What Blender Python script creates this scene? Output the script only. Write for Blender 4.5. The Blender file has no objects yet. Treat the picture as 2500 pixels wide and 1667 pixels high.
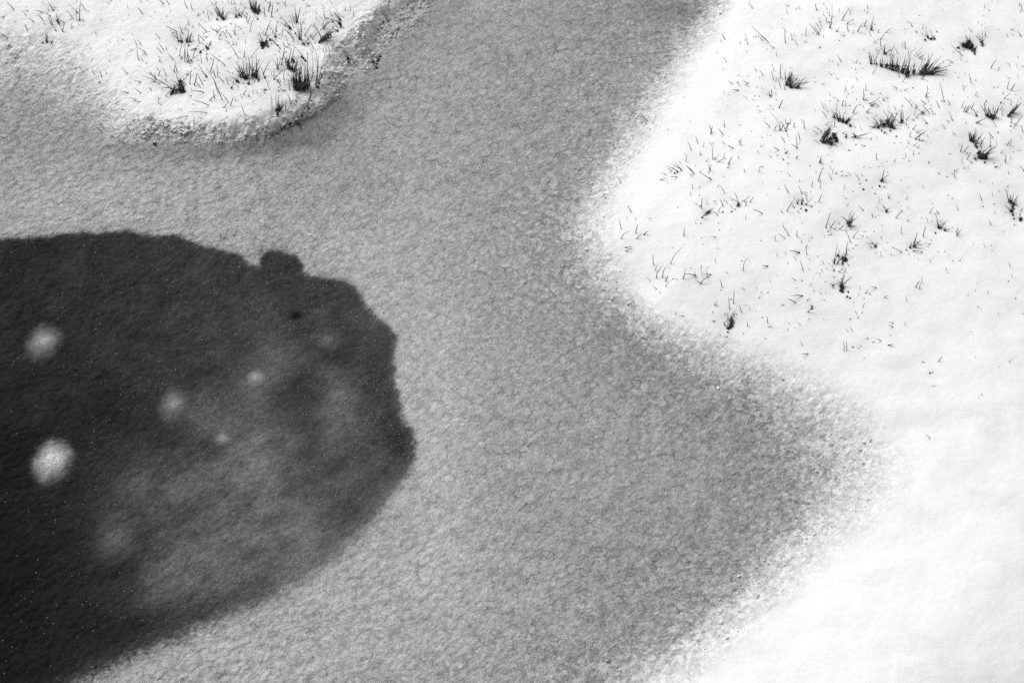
import bpy, math, random
import numpy as np
from mathutils import Vector
random.seed(7); rng = np.random.default_rng(7)
S = bpy.context.scene
C = S.collection

# ------------------------------------------------------------------ camera, sky, sun, exposure
PITCH, DIST, LENS = math.radians(53), 7.0, 70.0
cam_d = bpy.data.cameras.new('camera'); cam = bpy.data.objects.new('camera', cam_d); C.objects.link(cam)
cam.location = (0, -DIST*math.cos(PITCH), DIST*math.sin(PITCH))
cam.rotation_euler = (math.pi/2-PITCH, 0, 0)
cam_d.lens = LENS; cam_d.sensor_width = 36; cam_d.clip_end = 1000
cam_d.dof.use_dof = True; cam_d.dof.focus_distance = 7.5; cam_d.dof.aperture_fstop = 9.0
S.camera = cam
W = bpy.data.worlds.new('World'); S.world = W; W.use_nodes = True
SUN_EL, SUN_AZ = math.radians(46), math.radians(-38)      # azimuth from +Y (up the picture), negative = left
nt = W.node_tree; bg = nt.nodes['Background']
sky = nt.nodes.new('ShaderNodeTexSky'); sky.sky_type = 'NISHITA'; sky.sun_disc = False
sky.sun_elevation = SUN_EL; sky.sun_rotation = SUN_AZ; sky.air_density = 1.0; sky.dust_density = 4.0
bw = nt.nodes.new('ShaderNodeRGBToBW')
nt.links.new(sky.outputs[0], bw.inputs[0]); nt.links.new(bw.outputs[0], bg.inputs[0])
bg.inputs[1].default_value = 0.145
sd = bpy.data.lights.new('sun', 'SUN'); sun = bpy.data.objects.new('sun', sd); C.objects.link(sun)
sd.energy = 1.1; sd.angle = math.radians(42)
dv = Vector((math.sin(SUN_AZ)*math.cos(SUN_EL), math.cos(SUN_AZ)*math.cos(SUN_EL), math.sin(SUN_EL)))
sun.rotation_euler = dv.to_track_quat('Z', 'Y').to_euler()
S.cycles.use_denoising = False
S.view_settings.view_transform = 'Standard'; S.view_settings.look = 'None'
S.view_settings.exposure = 0.12; S.view_settings.gamma = 1

# ------------------------------------------------------------------ pixel -> place on the ground
CX, CY, CZ = cam.location
F = LENS/36*2500
sp, cp = math.sin(PITCH), math.cos(PITCH)
def at(u, v, z=0.0):
    """source pixel (2500 x 1667) -> x, y on the level z"""
    a, b = (u-1250)/F, -(v-833.5)/F
    dx, dy, dz = a, cp+b*sp, -sp+b*cp
    t = (z-CZ)/dz
    return CX+t*dx, CY+t*dy
K = 2500/2352
def P(pts, k=K): return np.array([at(x*k, y*k) for x, y in pts])

# ------------------------------------------------------------------ noise
_perm = rng.permutation(4096); _g = rng.uniform(-1, 1, (4096, 2)); _g /= np.linalg.norm(_g, axis=1)[:, None]
def _h(i, j): return _perm[(_perm[i & 4095]+j) & 4095]
def perlin(x, y):
    xi, yi = np.floor(x).astype(int), np.floor(y).astype(int); fx, fy = x-xi, y-yi
    u, v = fx**3*(fx*(fx*6-15)+10), fy**3*(fy*(fy*6-15)+10)
    def d(i, j):
        g = _g[_h(xi+i, yi+j)]; return g[..., 0]*(fx-i)+g[..., 1]*(fy-j)
    return (d(0, 0)*(1-u)+d(1, 0)*u)*(1-v)+(d(0, 1)*(1-u)+d(1, 1)*u)*v
def fbm(x, y, s, o=4, r=.5):
    a, t, out = 1, 0, 0
    for k in range(o):
        out = out+a*perlin(x/s*2**k+17.3*k, y/s*2**k+9.1*k); t += a; a *= r
    return out/t
def worley(x, y, s):
    x, y = x/s, y/s; xi, yi = np.floor(x).astype(int), np.floor(y).astype(int)
    f1 = np.full(x.shape, 9.); f2 = f1.copy(); idn = np.zeros(x.shape)
    for i in (-1, 0, 1):
        for j in (-1, 0, 1):
            h = _h(xi+i, yi+j)
            d = (xi+i+.5+.42*_g[h, 0]-x)**2+(yi+j+.5+.42*_g[h, 1]-y)**2
            c = d < f1
            f2 = np.where(c, f1, np.minimum(f2, d)); idn = np.where(c, h/4096., idn); f1 = np.where(c, d, f1)
    return np.sqrt(f1), np.sqrt(f2), idn
def sdist(x, y, poly):
    """signed distance to a closed polygon, positive inside"""
    best = np.full(x.shape, 1e9); ins = np.zeros(x.shape, bool)
    for k in range(len(poly)):
        (ax, ay), (bx, by) = poly[k-1], poly[k]
        ex, ey = bx-ax, by-ay
        t = np.clip(((x-ax)*ex+(y-ay)*ey)/(ex*ex+ey*ey+1e-12), 0, 1)
        best = np.minimum(best, (x-ax-t*ex)**2+(y-ay-t*ey)**2)
        if abs(ey) > 1e-12:
            ins ^= ((ay > y) != (by > y)) & (x < ex*(y-ay)/ey+ax)
    return np.where(ins, 1, -1)*np.sqrt(best)
def sm(t): t = np.clip(t, 0, 1); return t*t*(3-2*t)

# ------------------------------------------------------------------ outlines (picture 2352 wide)
FARR = [(30, -8), (30, 30)]
def closed(px, extra): return np.vstack([P(px), np.array(extra, float)])
RA = closed([(1830,-150),(1720,0),(1655,90),(1605,180),(1545,280),(1480,390),(1428,480),(1420,540),(1450,610),(1470,660),(1505,705),(1580,735),(1680,770),(1760,800),(1850,835),(1935,875),(2010,930),(2070,1000),(2110,1070),(2105,1135),(2065,1190),(2005,1240),(1940,1290),(1875,1350),(1820,1405),(1765,1445),(1710,1495),(1655,1545),(1615,1590),(1510,1700)], [(1.2,-6),(30,-12),(30,40),(4.5,40)])
RB = closed([(1670,-150),(1585,0),(1515,100),(1440,200),(1380,300),(1315,400),(1265,490),(1252,560),(1285,635),(1340,690),(1400,730),(1460,800),(1530,855),(1610,895),(1680,945),(1735,1010),(1770,1080),(1770,1140),(1735,1200),(1690,1265),(1630,1325),(1560,1380),(1480,1430),(1400,1480),(1340,1530),(1280,1580),(1160,1700)], [(-.3,-6),(29,-13),(31,41),(3.4,40)])
LA = closed([(960,-150),(890,-5),(815,50),(776,92),(746,128),(722,190),(704,248),(652,276),(560,280),(440,278),(370,264),(300,232),(262,175),(222,115),(180,68),(100,52),(0,30),(-250,60)], [(-30,2.2),(-30,40),(-1,40)])
LB = closed([(1050,-150),(1012,-5),(950,68),(882,146),(790,208),(716,276),(650,306),(605,334),(540,338),(450,340),(380,338),(300,340),(235,332),(200,305),(140,275),(70,262),(0,235),(-250,260)], [(-31,1.8),(-31,41),(-.5,41)])
DK = closed([(-300,560),(-60,552),(0,548),(100,541),(200,531),(290,528),(340,538),(395,539),(432,546),(470,562),(515,574),(545,578),(558,588),(566,600),(576,609),(590,608),(596,598),(600,588),(606,580),(616,574),(640,571),(675,582),(695,600),(701,624),(730,638),(790,640),(820,660),(840,695),(858,718),(890,742),(912,770),(908,820),(906,860),(915,910),(925,950),(945,985),(956,1015),(956,1045),(945,1080),(920,1110),(890,1150),(860,1190),(820,1240),(770,1288),(700,1330),(640,1368),(560,1400),(500,1425),(400,1475),(320,1508),(250,1540),(190,1570),(100,1640),(-200,1750)], [(-6,-2.5),(-7,.5)])
def blobs_at(x, y, lst):
    out = np.zeros(x.shape)
    for u, v, su, sv, a in lst:
        (x0, y0), (x1, _), (_, y1) = at(u*K, v*K), at((u+su)*K, v*K), at(u*K, (v-sv)*K)
        out += a*np.exp(-.5*(((x-x0)/(x1-x0))**2+((y-y0)/(y1-y0))**2))
    return out
CLOUDS = [(560,1110,110,70,.50),(660,1200,90,70,.34),(800,960,38,48,.55),(770,890,22,40,.25),(475,955,42,34,.34),(420,1290,80,60,.36),(265,1235,32,27,.45),(345,1345,60,35,.2),(380,1110,60,28,.25),(600,1000,70,40,.2),
          (640,830,45,34,.34),(590,900,35,35,.2),(750,775,22,16,.36),(700,1290,150,70,.22),(870,1150,70,110,.16),(350,1130,90,60,.20),(760,890,30,45,.14),(560,1350,140,40,.14),(520,900,60,50,.12)]
HOLES = [(678,722,12,9,1.0),(672,640,60,40,.25),(700,850,50,60,.3),(300,1320,40,45,.5),(830,900,40,60,.3)]
DUSKY = [(640,318,70,16,.9),(700,295,40,20,1.),(770,235,45,30,.8),(860,165,40,35,.35),(950,100,40,40,.22),(1020,20,50,50,.22),(400,350,120,16,.5),(560,350,80,18,.5),  # soft patches of darker grey ice, strongest beside the left bank
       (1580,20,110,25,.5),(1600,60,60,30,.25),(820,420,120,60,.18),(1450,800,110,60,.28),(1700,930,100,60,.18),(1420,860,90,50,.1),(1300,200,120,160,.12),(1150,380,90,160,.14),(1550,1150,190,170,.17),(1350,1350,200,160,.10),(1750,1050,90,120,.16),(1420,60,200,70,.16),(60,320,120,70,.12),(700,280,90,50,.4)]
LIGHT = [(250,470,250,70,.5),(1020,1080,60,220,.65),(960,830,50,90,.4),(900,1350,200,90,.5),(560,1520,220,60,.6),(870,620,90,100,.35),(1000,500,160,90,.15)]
def fields(x, y):
    wx = x+.012*fbm(x, y, .12, 3)+.006*fbm(x+5, y, .02, 2); wy = y+.012*fbm(x+31, y+7, .12, 3)+.006*fbm(x, y+9, .02, 2)
    def cover(A, B):
        a, b = sdist(wx, wy, A), sdist(wx, wy, B)
        s = np.where(a > 0, 1, np.where(b < 0, 0, b/(b-a+1e-9)))
        return s, (a+b)/2
    sR, dR = cover(RA, RB)
    wx = wx+.030*fbm(x+3, y+1, .05, 4)+.05*fbm(x+8, y+1, .2, 2); wy = wy+.030*fbm(x+13, y+5, .05, 4)+.05*fbm(x+18, y+1, .2, 2); sL, dL = cover(LA, LB)
    return sR, dR, sL, dL
def macro(x, y):
    """height of the banks without grain"""
    sR, dR, sL, dL = fields(x, y)
    hR = .12*(1-np.exp(-np.maximum(dR+.03, 0)/.45))
    steep = sm((x+1.35)/.35)
    hL = (.012+.036*steep)*sm((dL+.05)/(.16-.04*steep))+.05*(1-np.exp(-np.maximum(dL, 0)/.6))
    c0 = at(2150*K, 1330*K); t = np.maximum(((x-c0[0])*.75-(y-c0[1])*.66), 0); hR = hR-.22*np.minimum(t, 1.5)**2*np.where(sR > .5, 1, 0)
    und = (.018*fbm(x, y, .35, 3)+.0022*fbm(x+2, y, .09, 3))*np.maximum(sR, sL)
    return hR+hL+und, sR, sL, dR, dL
def ground_z(x, y):
    i = min(max(int(np.searchsorted(GX, x)), 1), nx-1); j = min(max(int(np.searchsorted(GY, y)), 1), ny-1); return float(HM[j, i])
def on_ground(u, v):
    z = 0
    for _ in range(5):
        x, y = at(u, v, z); z = ground_z(x, y)
    return x, y, z

# ------------------------------------------------------------------ materials
def new_mat(name):
    m = bpy.data.materials.new(name); m.use_nodes = True; t = m.node_tree
    return m, t, t.nodes['Principled BSDF']
class NB:
    def __init__(s, t): s.t = t
    def n(s, typ, **kw):
        nd = s.t.nodes.new(typ)
        for k, v in kw.items(): setattr(nd, k, v)
        return nd
    def l(s, a, b): s.t.links.new(a, b)
    def m(s, op, a, b=None, c=None, clamp=False):
        nd = s.n('ShaderNodeMath', operation=op, use_clamp=clamp)
        for i, q in enumerate((a, b, c)):
            if q is None: continue
            if isinstance(q, (int, float)): nd.inputs[i].default_value = q
            else: s.l(q, nd.inputs[i])
        return nd.outputs[0]
    def mix(s, f, a, b):
        nd = s.n('ShaderNodeMix', data_type='FLOAT')
        for i, q in ((0, f), (2, a), (3, b)):
            if isinstance(q, (int, float)): nd.inputs[i].default_value = q
            else: s.l(q, nd.inputs[i])
        return nd.outputs[0]
    def noise(s, vec, scale, detail=3, rough=.55, dist=0):
        nd = s.n('ShaderNodeTexNoise'); s.l(vec, nd.inputs['Vector'])
        nd.inputs['Scale'].default_value = scale; nd.inputs['Detail'].default_value = detail
        nd.inputs['Roughness'].default_value = rough; nd.inputs['Distortion'].default_value = dist
        return nd.outputs['Fac'], nd.outputs['Color']
    def step(s, v, lo, hi, a=0., b=1.):
        nd = s.n('ShaderNodeMapRange', interpolation_type='SMOOTHSTEP'); s.l(v, nd.inputs[0])
        for i, q in zip((1, 2, 3, 4), (lo, hi, a, b)): nd.inputs[i].default_value = q
        return nd.outputs[0]
    def attr(s, name): return s.n('ShaderNodeAttribute', attribute_name=name).outputs['Fac']
    def grey(s, v):
        nd = s.n('ShaderNodeCombineColor')
        for i in range(3): s.l(v, nd.inputs[i])
        return nd.outputs[0]

def slush_material():
    m, t, bs = new_mat('slush_ice_and_snow'); b = NB(t)
    co = b.n('ShaderNodeTexCoord').outputs['Object']
    mp = b.n('ShaderNodeMapping'); mp.inputs['Rotation'].default_value = (0, 0, math.radians(-38)); mp.inputs['Scale'].default_value = (.95, 1.08, 1); b.l(co, mp.inputs[0]); ca = mp.outputs[0]
    # wandering of the crack lines
    def warp(scale, amt, vec):
        _, wc = b.noise(vec, scale, 4, .65); cen = b.n('ShaderNodeVectorMath', operation='SUBTRACT'); b.l(wc, cen.inputs[0]); cen.inputs[1].default_value = (.5, .5, .5)
        sub = b.n('ShaderNodeVectorMath', operation='MULTIPLY_ADD'); b.l(cen.outputs[0], sub.inputs[0]); sub.inputs[1].default_value = (amt,)*3; b.l(vec, sub.inputs[2]); return sub.outputs[0]
    wv = warp(120, .010, warp(45, .026, ca))
    def vor(scale, feat='DISTANCE_TO_EDGE', vec=wv, rnd=1):
        v = b.n('ShaderNodeTexVoronoi', feature=feat, voronoi_dimensions='2D'); b.l(vec, v.inputs['Vector']); v.inputs['Scale'].default_value = scale
        v.inputs['Randomness'].default_value = rnd
        if feat == 'SMOOTH_F1': v.inputs['Smoothness'].default_value = .35
        return v
    e1 = vor(31).outputs['Distance']; e2 = vor(58).outputs['Distance']
    d1 = vor(36, 'SMOOTH_F1').outputs['Distance']; d2 = vor(88, 'SMOOTH_F1', warp(90, .02, ca)).outputs['Distance']
    pres, _ = b.noise(ca, 16, 4, .7); pres2, _ = b.noise(ca, 22, 4, .7)
    c1 = b.m('MULTIPLY', b.step(e1, 0, .10, 1, 0), b.step(pres, .40, .66))
    c2 = b.m('MULTIPLY', b.step(e2, 0, .13, 1, 0), b.step(pres2, .42, .66))
    crack = b.m('MAXIMUM', c1, b.m('MULTIPLY', c2, .65))
    g1, _ = b.noise(ca, 75, 5, .68); g2, _ = b.noise(co, 230, 3, .65); g3, _ = b.noise(co, 4, 4, .5); g4, _ = b.noise(wv, 130, 4, .75)
    snow, dark, cloud, dusky, light, rough_a = (b.attr(k) for k in ('snow', 'dark', 'cloud', 'dusky', 'light', 'chunk')); snow = b.m('POWER', snow, 1.2)
    # grey slush
    base = b.m('ADD', .352, b.m('MULTIPLY', b.m('SUBTRACT', g1, .5), .22))
    base = b.m('SUBTRACT', base, b.m('MULTIPLY', b.m('SUBTRACT', d2, .35), .10)); base = b.m('SUBTRACT', base, b.m('MULTIPLY', b.m('SUBTRACT', d1, .35), .13))
    base = b.m('ADD', base, b.m('MULTIPLY', b.m('SUBTRACT', g2, .5), .28))
    base = b.m('ADD', base, b.m('MULTIPLY', b.m('SUBTRACT', g3, .5), .10))
    rd = b.m('MULTIPLY', b.attr('rimdirt'), b.step(b.m('ADD', b.m('MULTIPLY', g1, .6), b.m('MULTIPLY', pres, .4)), .54, .61))
    base = b.m('MULTIPLY', base, b.mix(dusky, 1., .45)); base = b.m('MULTIPLY', base, b.mix(rd, 1., .45))
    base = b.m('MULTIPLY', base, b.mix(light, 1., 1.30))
    fleck = b.m('MULTIPLY', b.step(g2, .60, .72), b.step(pres2, .50, .64)); base = b.m('ADD', base, b.m('MULTIPLY', fleck, .13))
    base = b.m('MULTIPLY', base, b.mix(b.m('MULTIPLY', crack, b.mix(light, 1., .4)), 1., .42))
    rcell = b.n('ShaderNodeSeparateColor'); b.l(vor(58, 'F1').outputs['Color'], rcell.inputs[0])
    base = b.m('MULTIPLY', base, b.m('ADD', .955, b.m('MULTIPLY', rcell.outputs[0], .10)))
    sp, _ = b.noise(co, 330, 2, .7); base = b.m('ADD', base, b.m('MULTIPLY', b.m('SUBTRACT', sp, .5), .30))
    g5, _ = b.noise(ca, 15, 4, .65); mot = b.m('ADD', .88, b.m('MULTIPLY', b.step(g5, .36, .60), .19)); base = b.m('MULTIPLY', base, mot)
    cry = b.attr('crystal'); chip = b.n('ShaderNodeSeparateColor'); b.l(vor(64, 'F1').outputs['Color'], chip.inputs[0]); chip2 = b.n('ShaderNodeSeparateColor'); b.l(vor(150, 'F1').outputs['Color'], chip2.inputs[0])
    cv = b.m('ADD', b.m('MULTIPLY', b.m('SUBTRACT', b.m('POWER', chip.outputs[1], 1.5), .4), .60), b.m('MULTIPLY', b.m('SUBTRACT', b.m('POWER', chip2.outputs[1], 2.), .33), .38))
    base = b.m('MULTIPLY', base, b.m('ADD', 1., b.m('MULTIPLY', cv, b.m('ADD', .20, b.m('MULTIPLY', cry, 1.15)))))
    # dark thin ice over black water, milky in places
    dk = b.m('ADD', .004, b.m('MULTIPLY', cloud, .175))
    dk = b.m('MULTIPLY', dk, b.m('ADD', .85, b.m('MULTIPLY', b.step(g5, .35, .65), .28)))
    dk = b.m('MULTIPLY', dk, b.m('MAXIMUM', .1, b.m('ADD', -1.3, b.m('ADD', b.m('MULTIPLY', g1, 1.5), b.m('ADD', b.m('MULTIPLY', g2, 1.3), b.m('MULTIPLY', sp, 1.8))))))
    col = b.mix(b.step(b.m('ADD', dark, b.m('MULTIPLY', b.m('SUBTRACT', g1, .5), .9)), .25, .75), base, dk)
    # frozen bubbles: tiny pale grains
    vb = vor(85, 'F1', co); nb = vb.outputs['Distance']; rc = b.n('ShaderNodeSeparateColor'); b.l(vb.outputs['Color'], rc.inputs[0])
    bubn, _ = b.noise(co, 7, 4, .6)
    on = b.m('LESS_THAN', rc.outputs[0], b.m('MULTIPLY', b.attr('bubble'), b.step(bubn, .40, .62, .04, .8)))
    rad = b.m('ADD', .05, b.m('MULTIPLY', b.m('POWER', rc.outputs[1], 1.6), .20))
    bub = b.m('MULTIPLY', b.m('MULTIPLY', b.m('SUBTRACT', 1., b.m('DIVIDE', nb, rad), clamp=True), b.m('ADD', .5, rc.outputs[2])), on, clamp=True)
    col = b.mix(b.m('MULTIPLY', bub, .8), col, .38)
    # snow taking over, grain by grain
    nz = b.m('ADD', b.m('MULTIPLY', b.m('SUBTRACT', g4, .5), 1.1), b.m('MULTIPLY', b.m('SUBTRACT', g2, .5), .9)); nz = b.m('ADD', nz, b.m('MULTIPLY', cv, .75)); nz = b.m('ADD', nz, b.m('MULTIPLY', b.m('SUBTRACT', .38, d2), .3))
    nz = b.m('ADD', nz, b.m('MULTIPLY', b.attr('rimdirt'), .42))
    env = b.m('POWER', b.m('MULTIPLY', b.m('MULTIPLY', snow, b.m('SUBTRACT', 1., snow)), 4.), .8)
    ss = b.m('ADD', b.m('MULTIPLY', snow, .6), b.m('MULTIPLY', b.step(snow, 0., 1.), .4))
    sf = b.m('ADD', ss, b.m('MULTIPLY', nz, b.m('MULTIPLY', env, .72)), clamp=True)
    sf = b.m('MULTIPLY', sf, b.mix(b.m('MULTIPLY', rd, .75), 1., .0))
    sm1, _ = b.noise(co, 5, 5, .6); white = b.m('ADD', .86, b.m('MULTIPLY', b.m('SUBTRACT', g1, .5), .10)); white = b.m('SUBTRACT', white, b.m('MULTIPLY', b.step(sm1, .48, .68), .07))
    white = b.m('ADD', white, b.m('MULTIPLY', b.m('SUBTRACT', g2, .5), .07)); white = b.m('MULTIPLY', white, b.mix(b.attr('melt'), 1., b.m('ADD', .62, b.m('MULTIPLY', g1, .5))))
    col = b.mix(sf, col, white)
    b.l(b.grey(b.m('MAXIMUM', col, .0015)), bs.inputs['Base Color'])
    b.l(b.mix(sf, b.mix(dark, .42, .38), .8), bs.inputs['Roughness'])
    b.l(b.mix(sf, b.mix(dark, .40, .02), .2), bs.inputs['Specular IOR Level'])
    # relief
    h = b.m('ADD', b.m('MULTIPLY', g1, .8), b.m('MULTIPLY', g2, .40))
    h = b.m('SUBTRACT', h, b.m('MULTIPLY', d1, b.m('ADD', .6, b.m('MULTIPLY', b.attr('pebble'), 1.3)))); h = b.m('SUBTRACT', h, b.m('MULTIPLY', d2, b.m('ADD', .25, b.m('MULTIPLY', b.attr('pebble'), .5))))
    h = b.m('SUBTRACT', h, b.m('MULTIPLY', crack, .35)); h = b.m('ADD', h, b.m('MULTIPLY', bub, .5))
    h = b.m('ADD', h, b.m('MULTIPLY', g4, b.m('MULTIPLY', rough_a, .9))); h = b.m('ADD', h, b.m('MULTIPLY', chip.outputs[1], b.m('MULTIPLY', cry, .5)))
    bp = b.n('ShaderNodeBump'); b.l(h, bp.inputs['Height']); bp.inputs['Distance'].default_value = .006
    b.l(b.mix(sf, b.mix(dark, b.mix(light, .60, .45), .46), .13), bp.inputs['Strength']); b.l(bp.outputs[0], bs.inputs['Normal'])
    return m
SLUSH = slush_material()
def plain(name, v, var, scale, rough=.6, spec=.3):
    m, t, bs = new_mat(name); b = NB(t)
    co = b.n('ShaderNodeTexCoord').outputs['Object']; g, _ = b.noise(co, scale, 3, .6)
    b.l(b.grey(b.m('ADD', v-var/2, b.m('MULTIPLY', g, var))), bs.inputs['Base Color'])
    bs.inputs['Roughness'].default_value = rough; bs.inputs['Specular IOR Level'].default_value = spec
    return m
def grass_material():
    m, t, bs = new_mat('dead_grass'); b = NB(t)
    r = b.n('ShaderNodeNewGeometry').outputs['Random Per Island']; co = b.n('ShaderNodeTexCoord').outputs['Object']; g, _ = b.noise(co, 45, 2, .6)
    v = b.m('ADD', .026, b.m('MULTIPLY', b.m('POWER', r, 1.8), .24)); v = b.m('MULTIPLY', v, b.m('ADD', .5, g))
    b.l(b.grey(v), bs.inputs['Base Color']); bs.inputs['Roughness'].default_value = .55; bs.inputs['Specular IOR Level'].default_value = .25
    return m
GRASS = grass_material()
ROOT = plain('wet_root_mat', .026, .06, 120, .5, .3)
DIRT = plain('wet_dirt', .03, .05, 90, .5, .35)
def crumb_material():
    m, t, bs = new_mat('ice_crumb'); b = NB(t); r = b.n('ShaderNodeNewGeometry').outputs['Random Per Island']
    b.l(b.grey(b.m('ADD', .60, b.m('MULTIPLY', r, .28))), bs.inputs['Base Color']); bs.inputs['Roughness'].default_value = .35; bs.inputs['Specular IOR Level'].default_value = .5
    return m
CRUMB = crumb_material()

def tag(o, label=None, cat=None, group=None, kind=None):
    for k, v in (('label', label), ('category', cat), ('group', group), ('kind', kind)):
        if v: o[k] = v
def mesh_obj(name, V, Fq, mat, parent=None, smooth=True, loc=None):
    me = bpy.data.meshes.new(name); me.from_pydata([tuple(v) for v in V], [], Fq)
    me.materials.append(mat)
    if smooth: me.polygons.foreach_set('use_smooth', [True]*len(me.polygons))
    o = bpy.data.objects.new(name, me); C.objects.link(o)
    if parent: o.parent = parent
    if loc is not None: o.location = loc
    return o

# ------------------------------------------------------------------ the ground: one height field, shared out to ice, dark ice and the two snow banks
def axis(a, b, step, far):
    core = list(np.arange(a, b+1e-9, step)); s = step; hi = [core[-1]]; lo = [core[0]]
    while hi[-1] < far: s *= 1.12; hi.append(hi[-1]+s); lo.append(lo[-1]-s)
    return np.array(lo[:0:-1]+core+hi[1:])
GX, GY = axis(-2.35, 2.35, .0052, 60), axis(-1.55, 1.95, .0052, 60)
X, Y = np.meshgrid(GX, GY); nx, ny = len(GX), len(GY)
H, sR, sL, dR, dL = macro(X, Y); HM = H.copy()
snow = np.maximum(sR, sL)
dkd = sdist(X+.022*fbm(X, Y, .06, 4), Y+.022*fbm(X+3, Y, .06, 4), DK)
yw = np.clip((-.15-Y)/.9, 0, 1)
dark = np.clip(.5+dkd/(.045+.13*yw), 0, 1)
# grain
wx, wy = X+.016*fbm(X+9, Y, .04, 3), Y+.016*fbm(X, Y+4, .04, 3)
wx, wy = (wx*.79+wy*.61)*.92, (-wx*.61+wy*.79)*1.1
f1, f2, idn = worley(wx, wy, .034); e1 = np.exp(-np.maximum(f2-f1, 0)/.10)
f1b, f2b, idb = worley(wx+3, wy+8, .017); e2 = np.exp(-np.maximum(f2b-f1b, 0)/.15)
edge = 4*snow*(1-snow)
lowpatch = sm((fbm(X+40, Y+3, .5, 3)+.25)/.5)
pebble = np.clip(sm((-.35-X)/1.0+.25*fbm(X, Y, .4, 3))+.35*sm((-.6-Y)/.5), 0, 1)
grain = (.45+.75*pebble)*(.0022*(1-f1)+.0010*(1-f1b))-.0020*e1*(.4+.6*lowpatch)-.0008*e2
lf = .004*fbm(X, Y, .10, 4)
H += (grain+lf)*(1-.94*sm((snow-.55)/.4))
chunk = edge*(.5+.5*sm((fbm(X+7, Y+77, .2, 2)+.2)/.4))
chunkL = np.where(sL > .01, 1+1.6*sm((X+1.5)/.4), .62)
H += chunk*chunkL*(.0030*(idn-.5)+.0034*(idb-.5)+.004*perlin(X/.009, Y/.009)+.004*fbm(X+3, Y, .03, 3)+.002)
H += -.007*dark*(1-snow)
H += np.where(sL > .3, 1, 0)*(.0028*fbm(X+1, Y+1, .022, 4)+.0014*perlin(X/.010, Y/.010))*(1-.5*sm((dL-.15)/.3))
H += np.where(sR > .5, 1, 0)*.0007*fbm(X+1, Y+1, .03, 4)
cloud = np.clip(.012+.19*sm((X+2.0)/1.5)+.07*sm((Y+.45)/.5)+blobs_at(X, Y, CLOUDS), 0, 1.5)
cloud = cloud*(1+.9*fbm(X, Y, .25, 3)+.75*fbm(X*.79+Y*.61+3, (-X*.61+Y*.79)*1.8, .13, 4))+.06*np.maximum(fbm(X+9, Y+2, .16, 4), 0)
cloud = np.clip(cloud*(1-np.clip(blobs_at(X, Y, HOLES), 0, .92))*(1-.35*sm((-.55-Y)/.6)*sm((-1.0-X)/.6)), 0, 1.4)
dusky = np.clip(blobs_at(X, Y, DUSKY)*(1+.7*fbm(X, Y+50, .12, 3)), 0, 1)
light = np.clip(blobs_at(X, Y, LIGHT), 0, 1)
bubble = np.clip(.20+.9*sm((X+1.5)/.8)*sm((-X+.35)/.6)*sm((.55-Y)/.3), 0, 1)*(1-.8*snow)
dimples = []      # filled by the tufts below, carved before the mesh is made

# ------------------------------------------------------------------ grass read off the photograph
ORG = {'a': (0, 0), 'b': (500, 0), 'c': (1400, 0), 'd': (1900, 0), 'e': (1400, 350), 'f': (1900, 350), 'g': (1400, 650), 'h': (1900, 650), 'i': (1900, 950)}
Z = 3.92
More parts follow.
